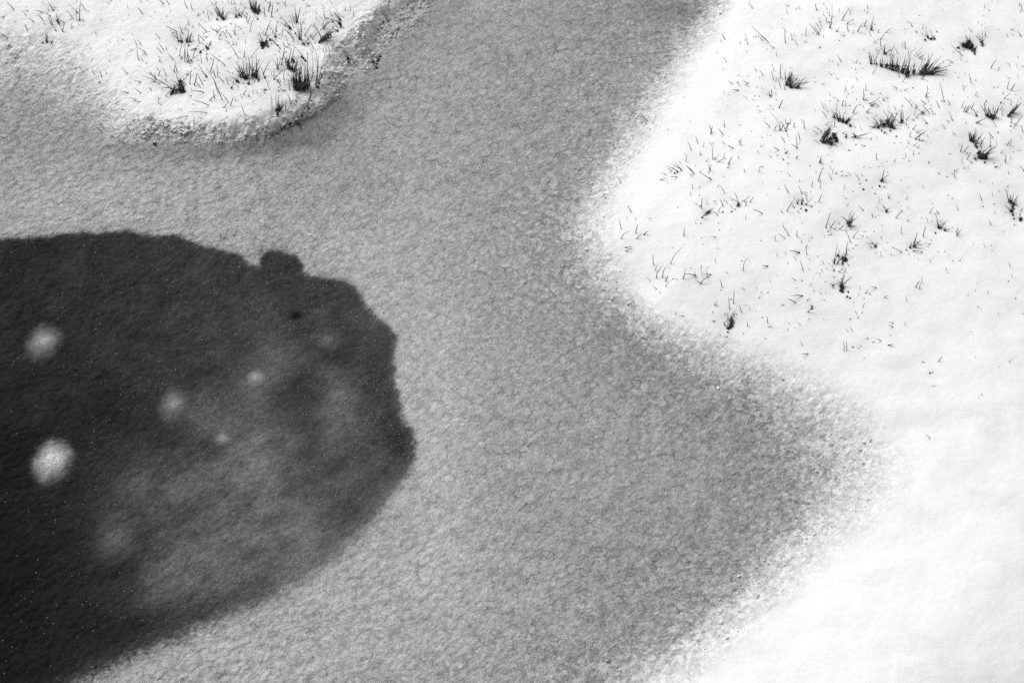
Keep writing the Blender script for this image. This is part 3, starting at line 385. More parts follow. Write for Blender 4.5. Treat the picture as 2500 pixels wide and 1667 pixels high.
LONE = {
'a':'132,95 62,20;250,152 205,98;268,107 232,107;252,70 248,62;328,214 275,175;412,190 362,143;404,118 332,100;478,155 415,125;155,218 130,192;45,158 5,162;40,178 15,165;422,235 424,205;410,28 415,0;728,20 745,0;535,300 520,260;525,290 540,275;682,275 682,225;700,262 685,245;262,298 235,240;272,280 240,245;80,368 0,315;298,365 270,345;922,332 908,295;872,468 852,440;668,515 645,468;1052,405 1042,385;1270,338 1265,322;1365,135 1315,68;1360,20 1318,0;1412,12 1405,0;1480,122 1480,100;1568,38 1522,0;1620,45 1585,0;1560,62 1558,42;1790,80 1762,0;1838,90 1826,25;1892,160 1892,145;1045,25 1035,15;1685,302 1585,250;1740,308 1715,240;1800,235 1808,185;1530,370 1482,315;1348,430 1315,380;1310,430 1283,378;1318,466 1296,425;1395,508 1330,460;1330,580 1308,490;1548,508 1488,440;1568,485 1522,415;1598,485 1582,440;1240,500 1232,488;1268,480 1240,470;1215,522 1205,512;1400,610 1404,592;1410,528 1370,518;1370,585 1340,545;1525,590 1535,555 1500,535;1660,572 1600,510;1688,470 1672,446;1060,590 1036,580;1340,638 1322,632;1508,670 1498,630;1590,720 1550,645;1590,775 1585,740;1665,690 1628,655;1668,688 1680,590;1695,685 1682,625;1520,725 1535,668;1905,410 1905,330;1950,385 1895,335;1975,300 1900,225;1900,245 1905,220;1950,325 1953,300;1970,358 1925,345;1350,790 1285,772;1250,802 1238,790;1225,708 1190,680 1175,640;1348,893 1285,843;1230,890 1155,878;1300,960 1245,933;1345,977 1285,975;1100,1000 1165,957;1440,860 1432,840;1452,870 1440,845;1530,940 1478,945;1520,990 1518,940;905,720 880,660;975,740 957,680;1018,712 1010,672;800,695 758,640;1835,870 1822,835;1950,885 1840,870;1818,800 1828,700;1860,820 1885,700;1915,838 1870,770;1942,810 1885,700;1975,740 1898,615;1985,735 1925,680;1835,915 1800,920;2000,1012 1842,957;1858,1002 1838,992;1795,1110 1685,1140;1980,1083 1900,1068 1800,1070;1735,1055 1725,1042;1768,1230 1742,1160;1860,1190 1850,1150 1865,1120;1935,1130 1915,1132;1160,1105 1140,1078;1208,1085 1190,1065;768,1090 728,1078;985,1262 905,1210;1000,1243 950,1165;1095,1248 1070,1208;1240,1255 1210,1200;1485,1145 1445,1128;1435,1230 1485,1145;1380,1215 1385,1190;1600,1240 1560,1210;1585,1250 1625,1195;1655,1232 1600,1232;1105,1325 1045,1295;1205,1385 1145,1340;1055,1415 1020,1395',
'b':'400,190 408,130;610,105 628,40 628,0;635,165 650,70 655,25;575,150 568,70;625,45 565,0;690,40 685,10;770,55 775,0;770,50 735,10;700,35 720,20;255,35 262,0;280,30 285,0;340,40 360,10;690,115 700,85;1005,62 965,35;1215,40 1195,0;1145,75 1110,40;125,318 48,258;115,305 185,260;145,265 130,240;352,283 300,245;290,335 292,225;288,330 265,285;200,320 218,280;208,362 168,290;255,362 222,308;135,340 165,318;132,380 160,340;375,325 370,305;325,378 315,358;238,415 182,380;300,430 298,400;275,430 268,395;390,412 385,375;325,562 285,490 235,425;290,525 275,510;230,572 215,545;337,505 335,488;375,550 382,490;195,628 52,515;740,345 750,275;850,378 760,270;830,330 780,300;785,385 784,360;960,330 1025,230;950,275 965,250;945,215 960,180;1035,365 1080,315;1345,105 1342,60;1378,112 1372,95;1395,100 1400,45;1425,155 1420,105;1222,460 1240,398;1295,462 1295,438;1195,575 1190,480 1172,420;1132,500 1140,450;1160,490 1158,420;1040,468 1010,395;1030,495 1005,465;765,440 745,400;780,450 805,450;810,430 830,400;805,432 785,400;178,785 130,735;125,735 115,625;55,695 95,545;100,735 75,660;240,695 190,672;640,715 635,680;660,710 660,680;812,845 800,765;820,740 785,700;720,810 700,770;695,780 712,745;370,908 403,848;452,885 470,850;508,905 485,862;592,860 535,857;352,930 345,900;425,920 422,890;535,920 535,905;880,912 958,885;1010,895 1005,840;985,1040 1028,850;1005,960 1025,885;825,1000 790,895;858,1045 820,985;875,1030 835,970;800,1110 798,1075;925,1095 970,1020;830,1180 805,1150;220,970 155,885;180,1030 240,970;175,1030 205,1010;245,1015 280,925;295,970 298,925;165,955 80,745;125,885 85,760 15,650;45,965 110,905;95,945 80,860;205,1065 208,1040;210,1130 215,1100;380,1100 345,995;1825,385 1865,245;1480,385 1515,265;1800,340 1775,300;1515,560 1515,510;1560,218 1620,195;1655,162 1618,135',
'c':'1715,82 1687,42 1683,8;1417,402 1403,374;1448,378 1422,320;1596,424 1594,388;1638,390 1645,368;1664,426 1660,375 1650,350;1740,360 1752,336;1722,360 1724,348;1812,388 1762,338;1870,410 1800,345 1708,256;1840,380 1775,325;1924,464 1875,434;1468,592 1440,560 1420,550;1945,540 1941,495;1750,682 1726,643;1812,718 1778,664;1904,636 1899,612;1914,762 1892,680;1914,680 1923,643;1926,842 1922,812;1527,808 1480,776;1568,800 1567,778;1584,822 1580,780;1676,800 1622,778;1664,816 1638,804;1586,868 1508,863;1446,894 1432,877;1664,944 1622,914;1777,925 1776,908;1772,1020 1748,1016;1794,1068 1757,1053;1896,1020 1870,1007;1916,1048 1896,1040;1386,1080 1378,1068;1444,1216 1441,1150;1312,1286 1332,1208;1320,1260 1296,1194;1434,1290 1388,1234;1130,1440 1090,1350;1188,1372 1172,1312;1240,1408 1254,1362;1210,1482 1219,1443;1326,1392 1298,1356;1330,1375 1338,1362;1446,1378 1420,1353;1528,1420 1475,1388;1592,1386 1610,1324;1830,1138 1832,1128;1980,742 1978,612;1980,832 1956,742;1966,1035 2004,955;712,1162 640,1090;2050,1308 2040,1262;2208,1228 2206,1150;2188,1175 2186,1140;2166,1336 2144,1262;2144,1418 2124,1290;2144,1418 2080,1378;2022,1366 1986,1306;2168,1376 2155,1356',
'd':'106,60 64,46;90,132 76,88;172,94 188,66;202,86 210,60;38,188 26,170;366,98 352,34;375,100 360,70;436,48 434,28;432,150 440,110;470,96 456,72;488,150 490,100;262,340 276,264;66,410 64,300;74,310 46,264;136,382 114,314;148,350 156,306;184,432 158,374;246,408 284,382;430,360 438,330;564,304 544,282;566,304 584,264;582,118 586,78;612,198 668,100;690,128 660,68;668,298 658,236;656,232 718,182;716,228 720,185;640,346 590,330;760,306 792,244;786,250 824,218;826,248 850,190;850,130 864,96;820,110 830,95;850,80 860,40;956,308 966,280;716,320 720,282;975,375 1000,350 1022,314;1032,312 1086,272;980,436 976,378;916,412 926,385;934,410 940,386;1274,250 1284,226;1262,226 1266,212;1380,276 1394,224;2050,15 2040,0;2105,12 2100,0;1970,76 1980,40;1958,158 1970,145;2025,106 2010,94;2316,124 2312,86;2332,104 2320,30;2310,60 2305,20;2260,208 2254,188;2190,352 2197,320;2248,345 2236,320;2318,345 2290,295;2320,348 2335,335;2224,290 2262,276;945,485 935,468;1215,460 1212,395;1190,440 1178,406;1340,525 1370,500;1245,515 1243,465;1670,600 1600,568;1155,720 1145,690;510,720 476,680;575,758 548,742;530,710 528,700;760,768 730,726;705,735 703,728;345,745 348,738;445,808 412,806;605,592 560,528;578,626 556,600;492,586 485,570;522,590 518,582;716,600 713,580;740,605 762,572;788,614 768,590;738,670 738,640;818,480 824,458;2034,656 2090,568;2100,675 2126,640;1845,795 1828,708;1888,775 1892,755;2220,636 2190,600;2285,640 2280,608;2350,640 2316,624;2290,552 2304,540;2215,755 2180,725;2295,750 2290,706;1775,862 1764,806;2190,855 2210,770;2230,865 2268,795;2160,945 2220,895;2150,900 2155,880;1885,915 1908,875;1905,930 1912,910;2075,838 2040,828;2100,838 2110,820;838,865 838,795;820,960 818,850;815,960 803,930;830,960 850,935;840,965 860,945;648,870 645,820;636,890 640,850;668,908 672,885;655,938 662,915;492,915 492,870;885,905 880,885;892,905 894,880;870,995 935,965 975,930;578,966 540,930;530,940 524,928;612,1010 628,955;644,1005 640,960;715,1078 755,1005;460,1025 436,990;475,1065 440,1040;455,1115 420,1060;1000,965 1002,910;1005,965 1045,918;1040,945 1062,932;880,1015 930,985;895,1020 940,985;960,1020 935,990;840,1075 900,1030;850,1080 870,1060;820,1025 800,1005;770,1005 790,995;1130,862 1135,830;1120,835 1085,830;1210,862 1240,848;1290,838 1300,832;1280,1012 1205,932;1410,995 1358,960;1410,930 1430,860;1410,925 1447,885;1440,975 1425,935;1430,850 1425,818;1590,975 1545,788;1555,970 1600,965;1645,1002 1615,948;1542,1030 1510,965;1480,1085 1455,1030;1505,1092 1490,1088;1225,1195 1222,1150;1232,1140 1265,1105;1295,1150 1275,1140;945,1325 932,1296;885,1335 900,1315;798,1240 782,1200;750,1380 725,1388;835,1397 780,1392;680,1440 675,1425;1320,1270 1400,1240;1305,1335 1355,1300 1425,1245;1310,1330 1400,1260;1350,1350 1345,1285;1430,1310 1428,1285;1290,1398 1335,1370;1368,1348 1392,1335;1330,1418 1360,1385;1350,1475 1338,1455;1292,1480 1296,1435;1265,1432 1256,1424;1246,1380 1255,1355;1218,1502 1222,1462;940,1528 940,1470;1285,1240 1330,1190;1258,1310 1270,1255;1110,1552 1128,1518;2225,1000 2228,950;2340,1265 2328,1200;1755,1030 1778,965;1775,1070 1800,1010;1790,1075 1825,1010;1805,1075 1848,1010;1850,1045 1875,985;1895,1105 1870,1045;1898,1100 1910,1060;1665,1150 1632,1068;1640,1165 1595,1148;1668,1158 1672,1135;1920,1170 1885,1165;1895,1178 1985,1135;1770,1150 1775,1135;1795,1185 1800,1160;1595,1230 1560,1190;1695,1286 1660,1260;1515,1250 1518,1240;1745,1450 1765,1370;1780,1445 1825,1395;1810,1520 1845,1460;2030,1395 2030,1290;2190,1392 2235,1330;2215,1392 2240,1345;2130,1460 2160,1435;2220,1520 2226,1490;2175,1555 2180,1480;2175,1550 2160,1530;2110,1275 2080,1260;2050,1315 2005,1260;1757,1560 1758,1505;2228,1260 2228,1240;1440,1565 1438,1540',
'e':'1075,178 1088,108;1212,112 1218,72;1334,158 1330,40;1266,176 1300,142;1350,158 1392,110;1355,140 1340,130;1436,140 1450,90;1375,182 1465,140;1485,195 1520,125;1485,205 1478,190;1470,235 1500,208;1578,145 1582,112;1776,96 1756,64;1788,30 1818,10;1965,66 1915,36;2030,60 2000,42;2020,100 2065,72;2025,92 2060,70;1896,130 1868,122;1958,116 1940,106;2015,160 1990,145;2012,158 2000,140;2062,190 2035,192;2048,135 2058,126;2130,150 2148,118;2135,130 2150,122;1304,260 1296,200;1308,262 1322,200;1290,285 1305,265;1636,276 1631,238;1774,275 1784,225;1790,224 1820,226;1436,324 1430,300;1806,376 1805,365;2072,316 2048,274;1155,290 1078,212;1150,285 1095,225;1138,315 1112,292;1320,352 1205,275;1320,350 1295,318;1215,280 1210,260;454,385 428,325;1140,434 1139,385;1205,430 1208,412;1120,495 1122,470;1200,505 1210,485;1448,475 1395,395;1382,418 1386,398;1850,496 1845,474;1128,560 1128,550;1185,585 1150,565;1225,620 1233,525;1278,578 1276,535;1222,600 1200,595;1360,555 1332,545;1432,600 1406,538;1440,550 1445,530;1474,578 1460,545;1518,615 1500,585;1545,630 1562,618;1810,672 1720,630;2003,662 1985,642;1646,722 1653,675;552,655 516,592;1000,620 993,604;524,718 498,702;590,725 600,703;745,720 702,708;454,815 437,722;595,858 618,775;602,914 660,860;670,875 722,832;452,915 480,870 532,836;1053,878 1064,810;1365,896 1310,892;2024,908 1960,865;1928,930 1938,876;2062,884 2028,812;2018,825 1996,758;2138,890 2139,832;1796,930 1784,928;930,1152 960,1080 1032,998;957,1005 950,990;762,1157 758,1065;793,1290 800,1240 852,1165;782,1215 800,1174;850,1282 862,1220 885,1186;883,1320 905,1262;880,1368 908,1332;737,1315 700,1280;795,1392 760,1370;830,1430 816,1402;990,1305 982,1285;945,1300 968,1292;1055,1298 1075,1188;1042,1295 1055,1265;1165,1262 1068,1248;1172,1282 1158,1225;1165,1285 1190,1258;1232,1270 1222,1220 1218,1180;1225,1185 1224,1158;1290,1285 1270,1220;1320,1255 1240,1255;1222,1342 1158,1300;1222,1342 1240,1305 1312,1255;1360,1135 1358,1098;1420,1372 1400,1295;1623,1218 1630,1160 1662,1095;1620,1128 1605,1120;1682,1120 1672,1105;1862,1176 1806,1170;1365,1552 1374,1508;1350,1548 1360,1520;1620,1395 1622,1378;1752,1390 1756,1376;1775,1480 1786,1466;1952,1078 1942,1038;1466,1240 1464,1225;590,1515 540,1492;510,1556 590,1515;500,1030 555,1008;495,998 570,990',
'f':'395,190 415,120;400,195 425,150;405,185 410,140;115,316 88,274;428,245 430,215;382,360 425,240;402,430 400,335;318,415 335,355;510,345 480,285;505,245 492,215;520,285 530,240;545,292 568,265;600,272 620,260;600,312 635,298;690,302 655,270;655,315 660,300;625,435 642,398;775,352 735,290;806,312 795,290;788,392 770,375;842,350 840,335;762,208 750,202;1442,190 1438,170;962,560 970,505;988,542 986,525;1055,525 1048,478;1058,525 1092,482;1220,535 1247,502;325,512 315,508;150,525 147,512;98,472 62,405;388,560 420,488;42,665 25,645;200,665 190,645;815,640 772,608;455,808 498,662;495,802 485,768;505,800 548,742;470,845 515,825;540,820 565,800;440,892 435,855;500,875 520,862;475,885 470,875;900,705 905,680;1125,715 1180,650;1185,650 1172,630;1180,655 1192,640;1240,622 1245,600;1230,745 1258,722;1175,855 1182,785;1385,892 1412,795;1430,752 1412,705;1370,715 1373,705;1720,640 1706,585;1945,545 1922,480;2050,500 2045,455;2112,468 2114,445;1660,535 1675,515;1625,505 1630,490;2205,292 2204,260;1385,425 1378,390;1548,295 1518,275;1690,330 1685,270;1700,275 1722,240;1775,240 1798,222;1815,235 1820,205;2350,262 2310,215;2080,225 2115,220;1928,370 1932,345;2048,385 2050,370;1448,665 1490,610;1530,675 1540,655;1520,655 1515,640;1705,885 1725,820;1710,870 1755,825;1700,850 1720,812;1715,880 1730,845;1185,1042 1080,988;990,905 975,888;855,900 848,888;812,888 765,872;715,898 768,838;1050,950 1040,945;985,1078 978,1032;1085,1072 1070,1050;735,975 765,967;690,945 672,890 645,835;515,1178 515,1160;520,1360 500,1340;530,1350 532,1330;165,1310 122,1285;305,1365 298,1345;315,1350 320,1330;345,1412 335,1395;412,1448 395,1412;424,1228 405,1198;438,1158 418,1115;236,1216 205,1110;165,1116 152,1082;95,1152 85,1135;232,1458 120,1460;165,1522 95,1487;275,1500 308,1475;785,1395 775,1355;848,1425 856,1390;872,1448 885,1428;942,1382 872,1370;1015,1475 1055,1448;1228,1510 1223,1468;810,1568 830,1522;270,1060 264,985;268,990 282,968;195,1042 110,1025;222,950 220,920;1315,1378 1352,1315;1352,1390 1362,1335;1375,1335 1372,1282;1732,1125 1760,1095;1460,1135 1448,1102;1605,1210 1602,1180;2238,1280 2232,1248;2215,1175 2210,1135;1885,1410 1884,1392;2010,1435 1995,1412;2265,1490 2278,1468;1980,990 1962,955;1865,960 1866,945;2050,1032 2040,1020;2040,985 2042,970;2035,780 2018,735;2030,770 2025,740;2155,850 2152,838;2070,670 2066,630;2195,420 2205,395',
'g':'1605,438 1588,376;1690,415 1668,370;1856,542 1857,484;1862,580 1906,566;1668,572 1662,530;1626,650 1624,625;972,460 984,435;1060,475 1005,475;895,520 862,520;1350,525 1325,525;1055,660 1080,635',
'h':'282,438 350,382;212,554 165,530;228,755 210,708;288,838 215,842;748,460 736,418;798,445 808,430;760,495 776,475;710,615 680,578;670,618 645,600;628,805 625,725;652,798 655,722;712,770 725,762;775,780 752,778;845,693 865,680;985,715 940,692;920,722 895,728;1050,755 1105,745;1105,543 1055,535;1100,580 1052,568;1210,555 1218,538;1455,1028 1440,1015;1470,1020 1485,998;1530,910 1575,860;1918,1262 1918,1235;1942,1230 1948,1212;1888,872 1884,855;2212,918 2228,890;1942,412 1934,398',
'i':'1455,472 1410,432',
}
SPOTS = {'a':'1808,430,4 1955,775,6 1975,735,8','b':'302,432,6 350,935,5 422,920,6 870,965,9 1020,965,10 925,1108,10 755,1165,10 1557,240,7 1790,435,9',
'd':'708,100,5 1216,280,5 1322,304,5 400,452,9 395,465,6 1130,1307,9 1900,1105,10 885,1330,5 680,1440,8 1295,1150,6 1415,1180,5 560,302,7',
'e':'1222,765,5 925,1193,3 1275,1195,5 1125,1190,4','f':'302,216,6 842,355,9 818,440,11 1043,175,5 1442,188,6 895,690,6 1618,322,7 1668,290,6 2075,225,7 1960,605,7 1672,1125,5 1622,1238,4 2205,1318,6 532,1215,8 228,1315,8 525,1358,8 322,1555,9 200,1045,11 320,905,4 175,1382,4 370,1238,3 1980,175,5 228,765,5',
'h':'322,400,12 322,378,6 690,505,6 710,773,6 790,762,6 1078,664,3 822,876,4 1388,915,6 1475,1142,4 1497,1142,4 2112,962,4 2345,455,6 1455,1018,7'}
DIRTS = {'b':'700,1275,16 735,1240,16 770,1215,18 820,1190,24 860,1180,22 905,1190,16 930,1110,14 1000,1050,16 1040,965,14 1080,1000,14 1160,910,18 1210,940,12 1180,730,14 1420,840,10 1640,600,26 1380,590,18 1950,60,30 1925,100,18 2030,95,20 2080,15,22 1880,20,14 1720,235,14 1790,430,12 360,1350,14 420,1390,9 80,1290,14 20,1290,12 1640,650,12 1260,880,10',
'a':'1620,1245,26 1600,1290,12 1490,1385,20 1775,1255,14 1960,1290,16 1190,1370,12 1430,1400,8 2050,1250,12 2330,1340,16 1160,1370,10 900,900,10'}


# ------------------------------------------------------------------ blade geometry
def src(o, x, y): return ORG[o][0]+x/Z, ORG[o][1]+y/Z
def parse(s):
    out = []
    for q in s.split(';'):
        q = q.split()
        if q: out.append([tuple(float(a) for a in w.split(',')) for w in q])
    return out
def blade_curve(px):
    """px: source pixels from root to tip -> 3D points"""
    x0, y0, z0 = on_ground(*px[0]); pts = [Vector((x0, y0, z0))]
    m = 7.0/F
    for k in range(1, len(px)):
        du, dvv = px[k][0]-px[0][0], px[0][1]-px[k][1]
        L = math.hypot(du, dvv)*m
        h = .30*L+.75*max(0, dvv)*m
        x, y = at(px[k][0], px[k][1], z0+h); pts.append(Vector((x, y, z0+h)))
    return pts
def add_blade(V, Fs, pts, r0, bow=0.06):
    if len(pts) == 2:
        a, c = pts; L = (c-a).length
        mid = (a+c)/2+Vector((random.uniform(-1, 1)*bow*L*.5, random.uniform(-1, 1)*bow*L*.5, bow*L*random.uniform(.2, 1)))
        q1 = a.lerp(mid, .5)+Vector((0, 0, bow*L*.2)); pts = [a, q1, mid, mid.lerp(c, .5)+Vector((0, 0, bow*L*.12)), c]
    d0 = (pts[1]-pts[0]).normalized()
    pts = [pts[0]-d0*.012-Vector((0, 0, .004))]+list(pts)
    n = len(pts); base = len(V)
    for i, p in enumerate(pts):
        d = (pts[min(i+1, n-1)]-pts[max(i-1, 0)]).normalized()
        s = d.cross(Vector((.3, .2, 1))).normalized(); w = d.cross(s)
        t = i/(n-1); r = r0*(1-.62*t**1.6)
        for k in range(3):
            a = 2.094*k+.6; V.append(p+s*(r*math.cos(a))+w*(r*.7*math.sin(a)))
    for i in range(n-1):
        for k in range(3):
            a, b_ = base+3*i+k, base+3*i+(k+1) % 3
            Fs.append((a, b_, b_+3, a+3))
    Fs.append((base+3*n-3, base+3*n-2, base+3*n-1))
def add_clump(V, Fs, p, rx, ry, rz, rag=.7):
    """ragged lump of roots and dead leaf"""
    ns, nr = 14, 7; base = len(V); ph = random.random()*9
    for i in range(nr+1):
        th = math.pi*i/nr
        for k in range(ns):
            a = 2*math.pi*k/ns
            q = 1+rag*(math.sin(3*a+ph)*.35+math.sin(5*a+2.3*ph)*.3+math.sin(4*th+7*a+ph)*.4+random.uniform(-.45, .45))
            V.append(Vector((p[0]+rx*q*math.sin(th)*math.cos(a), p[1]+ry*q*math.sin(th)*math.sin(a), p[2]+rz*(.15+math.cos(th))*(1+.3*random.uniform(-1, 1)))))
    for i in range(nr):
        for k in range(ns):
            Fs.append((base+i*ns+k, base+(i+1)*ns+k, base+(i+1)*ns+(k+1) % ns, base+i*ns+(k+1) % ns))
    Rm = max(rx, ry)
    for _ in range(int(5+Rm*500)):
        a = random.uniform(0, 6.28); rr = random.uniform(.5, 1.1)
        q = Vector((p[0]+rx*rr*math.cos(a), p[1]+ry*rr*math.sin(a), p[2]))
        L = Rm*random.uniform(.4, 1.0); u = random.uniform(0, 6.28)
        e = q+Vector((math.cos(u)*L*.7, math.sin(u)*L*.7, L*random.uniform(.2, .9)))
        add_blade(V, Fs, [q, e], random.uniform(.0012, .0022), .25)
def blob3(o, x, y, r, V, Fs, asp=1.):
    u, v = src(o, x, y); gx, gy, gz = on_ground(u, v); R = .74*r/Z*7.0/F
    add_clump(V, Fs, (gx, gy, gz), R*asp, R*1.05, R*.55)
    return gx, gy, R
def local(V, p): return [v-p for v in V]

tufts = []
for o, handle, label, strokes, blobs, fills in TUFTS:
    V, Fs, V2, F2 = [], [], [], []; bases = []
    for st in parse(strokes):
        px = [src(o, *p) for p in st]; bases.append(px[0]); add_blade(V, Fs, blade_curve(px), random.uniform(.0015, .0023))
    for poly, n, a0, a1, l0, l1 in fills:
        pl = parse(poly)[0]
        for _ in range(int(n*.75)):
            t = random.random()*(len(pl)-1) if len(pl) > 1 else 0; i = min(int(t), len(pl)-2) if len(pl) > 1 else 0; f = t-i
            q = pl[i] if len(pl) == 1 else (pl[i][0]*(1-f)+pl[i+1][0]*f, pl[i][1]*(1-f)+pl[i+1][1]*f)
            q = (q[0]+random.gauss(0, 7), q[1]+random.gauss(0, 5)-4)
            g = t/max(1, len(pl)-1)
            a = math.radians(a0+(a1-a0)*min(1, max(0, g+random.gauss(0, .18)))); L = random.uniform(l0, l1)*random.uniform(.6, 1.05)
            px = [src(o, *q), src(o, q[0]+L*math.cos(a), q[1]-L*math.sin(a))]
            add_blade(V, Fs, blade_curve(px), random.uniform(.0012, .0019), .09); bases.append(px[0])
    bl = [p for q in parse(blobs) for p in q]; grp = list(range(len(bl)))
    for i in range(len(bl)):
        for j in range(i):
            if math.hypot(bl[i][0]-bl[j][0], bl[i][1]-bl[j][1]) < (bl[i][2]+bl[j][2])*1.15: grp = [grp[j] if g_ == grp[i] else g_ for g_ in grp]
    parts = {}
    for (bx, by, br), gi in zip(bl, grp):
        V2, F2 = parts.setdefault(gi, ([], []))
        gx, gy, R = blob3(o, bx, by, br, V2, F2); dimples.append((gx, gy, R*1.8, .35)); bases.append(src(o, bx, by))
    cu, cv = sum(p[0] for p in bases)/len(bases), sum(p[1] for p in bases)/len(bases)
    g = Vector(on_ground(cu, cv)); dimples.append((g.x, g.y, .035+.02*len(fills), .25))
    root = bpy.data.objects.new('grass_tuft', None); root.empty_display_size = .05; C.objects.link(root); root.location = g
    tag(root, label, 'grass tuft', 'grass tufts sticking out of the snow')
    mesh_obj('foliage', local(V, g), Fs, GRASS, root)
    for V2, F2 in parts.values(): mesh_obj('root_clump', local(V2, g), F2, ROOT, root)
    tufts.append((cu, cv, handle))

# ---- single blades
singles = []
for o, s in LONE.items():
    for st in parse(s):
        px = [src(o, *p) for p in st]
        if -20 < px[0][0] < 2520: singles.append((math.hypot(px[-1][0]-px[0][0], px[-1][1]-px[0][1]), px))
singles.sort(key=lambda q: -q[0])
NS = 290; keys = {}; blades = []
for L, px in singles[:NS]:
    u, v = px[0]
    best = min(tufts, key=lambda t: (t[0]-u)**2+((t[1]-v)*1.1)**2)
    du, dvv = u-best[0], best[1]-v; d = math.hypot(du, dvv)
    ang = math.degrees(math.atan2(dvv, du)) % 360
    where = ['right of', 'upper right of', 'above', 'upper left of', 'left of', 'lower left of', 'below', 'lower right of'][int(((ang+22.5) % 360)//45)]
    la = math.degrees(math.atan2(px[0][1]-px[-1][1], px[-1][0]-px[0][0])) % 360
    lean = 'upright' if 75 < la < 105 else 'leaning right' if (la <= 75 and la > 15) else 'leaning left' if 105 <= la < 165 else 'lying flat'
    size = 'long' if L > 20 else 'short' if L < 10 else 'medium'
    k = (where, lean, size, best[2]); keys.setdefault(k, []).append(d); blades.append((px, k, d))
ORD = ['nearest', 'second nearest', 'third nearest', 'fourth nearest', 'fifth nearest', 'sixth nearest', 'seventh nearest', 'eighth nearest']
for px, k, d in blades:
    V, Fs = [], []; pts = blade_curve(px); add_blade(V, Fs, pts, random.uniform(.0020, .0028))
    o = mesh_obj('grass_stalk', local(V, pts[0]), Fs, GRASS, loc=pts[0])
    where, lean, size, handle = k; others = sorted(keys[k])
    pre = '' if len(others) == 1 else ORD[min(7, others.index(d))]+' '
    tag(o, f'{pre}{size} blade {lean}, {where} {handle}', 'grass blade', 'single dark grass blades poking out of the snow')
# ---- what is left: stubble too small to count
V, Fs = [], []
for L, px in singles[NS:]: add_blade(V, Fs, blade_curve(px), random.uniform(.0014, .002))
for o, s in SPOTS.items():
    for q in parse(s):
        for x, y, r in q: gx, gy, R = blob3(o, x, y, r, V, Fs); dimples.append((gx, gy, R*2.2, .4))
for cu, cv, hnd in tufts + [(random.uniform(1650, 2480), random.uniform(30, 780), '') for _ in range(45)] + [(random.uniform(260, 780), random.uniform(5, 240), '') for _ in range(30)]:
    for _ in range(5):
        u, v = cu+random.gauss(0, 40), cv+random.gauss(0, 28); L = random.uniform(1.5, 6); a = random.uniform(0, 3.14)
        add_blade(V, Fs, blade_curve([(u, v), (u+L*math.cos(a), v-L*math.sin(a))]), random.uniform(.001, .0017))
st = mesh_obj('grass_stubble', V, Fs, GRASS); tag(st, 'tiny dark stubble tips dotted over the snow', 'stubble', kind='stuff')
# ---- dirt along the broken edge of the left bank
V, Fs = [], []
for o, s in DIRTS.items():
    for q in parse(s):
        for x, y, r in q:
            for _ in range(3):
                xx, yy = x+random.gauss(0, r*.6), y+random.gauss(0, r*.5)
                blob3(o, xx, yy, r*random.uniform(.3, .6), V, Fs, random.uniform(.8, 1.6))
dr = mesh_obj('bank_dirt', V, Fs, DIRT); tag(dr, 'dark damp dirt and roots showing along the left bank edge', 'dirt', kind='stuff')

# ------------------------------------------------------------------ carve the hollows round the tufts, then make the ground meshes
for gx, gy, R, k in dimples:
    i0, i1 = np.searchsorted(GX, (gx-3*R, gx+3*R)); j0, j1 = np.searchsorted(GY, (gy-3*R, gy+3*R))
    if i1 > i0 and j1 > j0:
        sl = (slice(j0, j1), slice(i0, i1))
        H[sl] -= min(k*R*.6, .014)*np.exp(-((X[sl]-gx)**2+(Y[sl]-gy)**2)/R**2)
fx = (X[:-1, :-1]+X[1:, 1:])/2; q = lambda A: (A[:-1, :-1]+A[1:, 1:])/2
dm, rm, lm = q(dark) > .5, q(sR) > .5, q(sL) > .5
cls = np.where(rm, 2, np.where(lm, 3, np.where(dm, 1, 0)))
vid = np.arange(nx*ny).reshape(ny, nx)
quads = np.stack([vid[:-1, :-1], vid[:-1, 1:], vid[1:, 1:], vid[1:, :-1]], -1)
co = np.stack([X, Y, H], -1).reshape(-1, 3)
# smooth vertex normals of the whole sheet, so that the shared borders do not show
hx = np.gradient(H, GX, axis=1); hy = np.gradient(H, GY, axis=0)
N = np.stack([-hx, -hy, np.ones_like(H)], -1); N /= np.linalg.norm(N, axis=-1, keepdims=True); N = N.reshape(-1, 3)
melt = np.zeros_like(H)
for gx, gy, R, k in dimples:
    R = R*1.25+.015; i0, i1 = np.searchsorted(GX, (gx-2.5*R, gx+2.5*R)); j0, j1 = np.searchsorted(GY, (gy-2.5*R, gy+2.5*R)); sl = (slice(j0, j1), slice(i0, i1))
    melt[sl] = np.maximum(melt[sl], min(1, k*2.2)*np.exp(-((X[sl]-gx)**2+(Y[sl]-gy)**2)/R**2))
melt = np.clip(melt*(.8+.9*fbm(X, Y, .05, 3)), 0, 1)*.55
crystal = np.clip(sm((sdist(X, Y, RB)+.42)/.5)*(1-snow)*(.6+.8*fbm(X, Y, .3, 3)), 0, 1)*.8
ATT = dict(crystal=crystal, melt=melt, snow=snow, dark=dark, cloud=cloud, dusky=dusky, light=light, chunk=chunk, bubble=bubble, pebble=pebble, rimdirt=np.clip(4*sL*(1-sL)*sm((X+1.35)/.4)+.6*np.clip(blobs_at(X, Y, [(1620,780,90,40,.5)]), 0, 1), 0, 1))
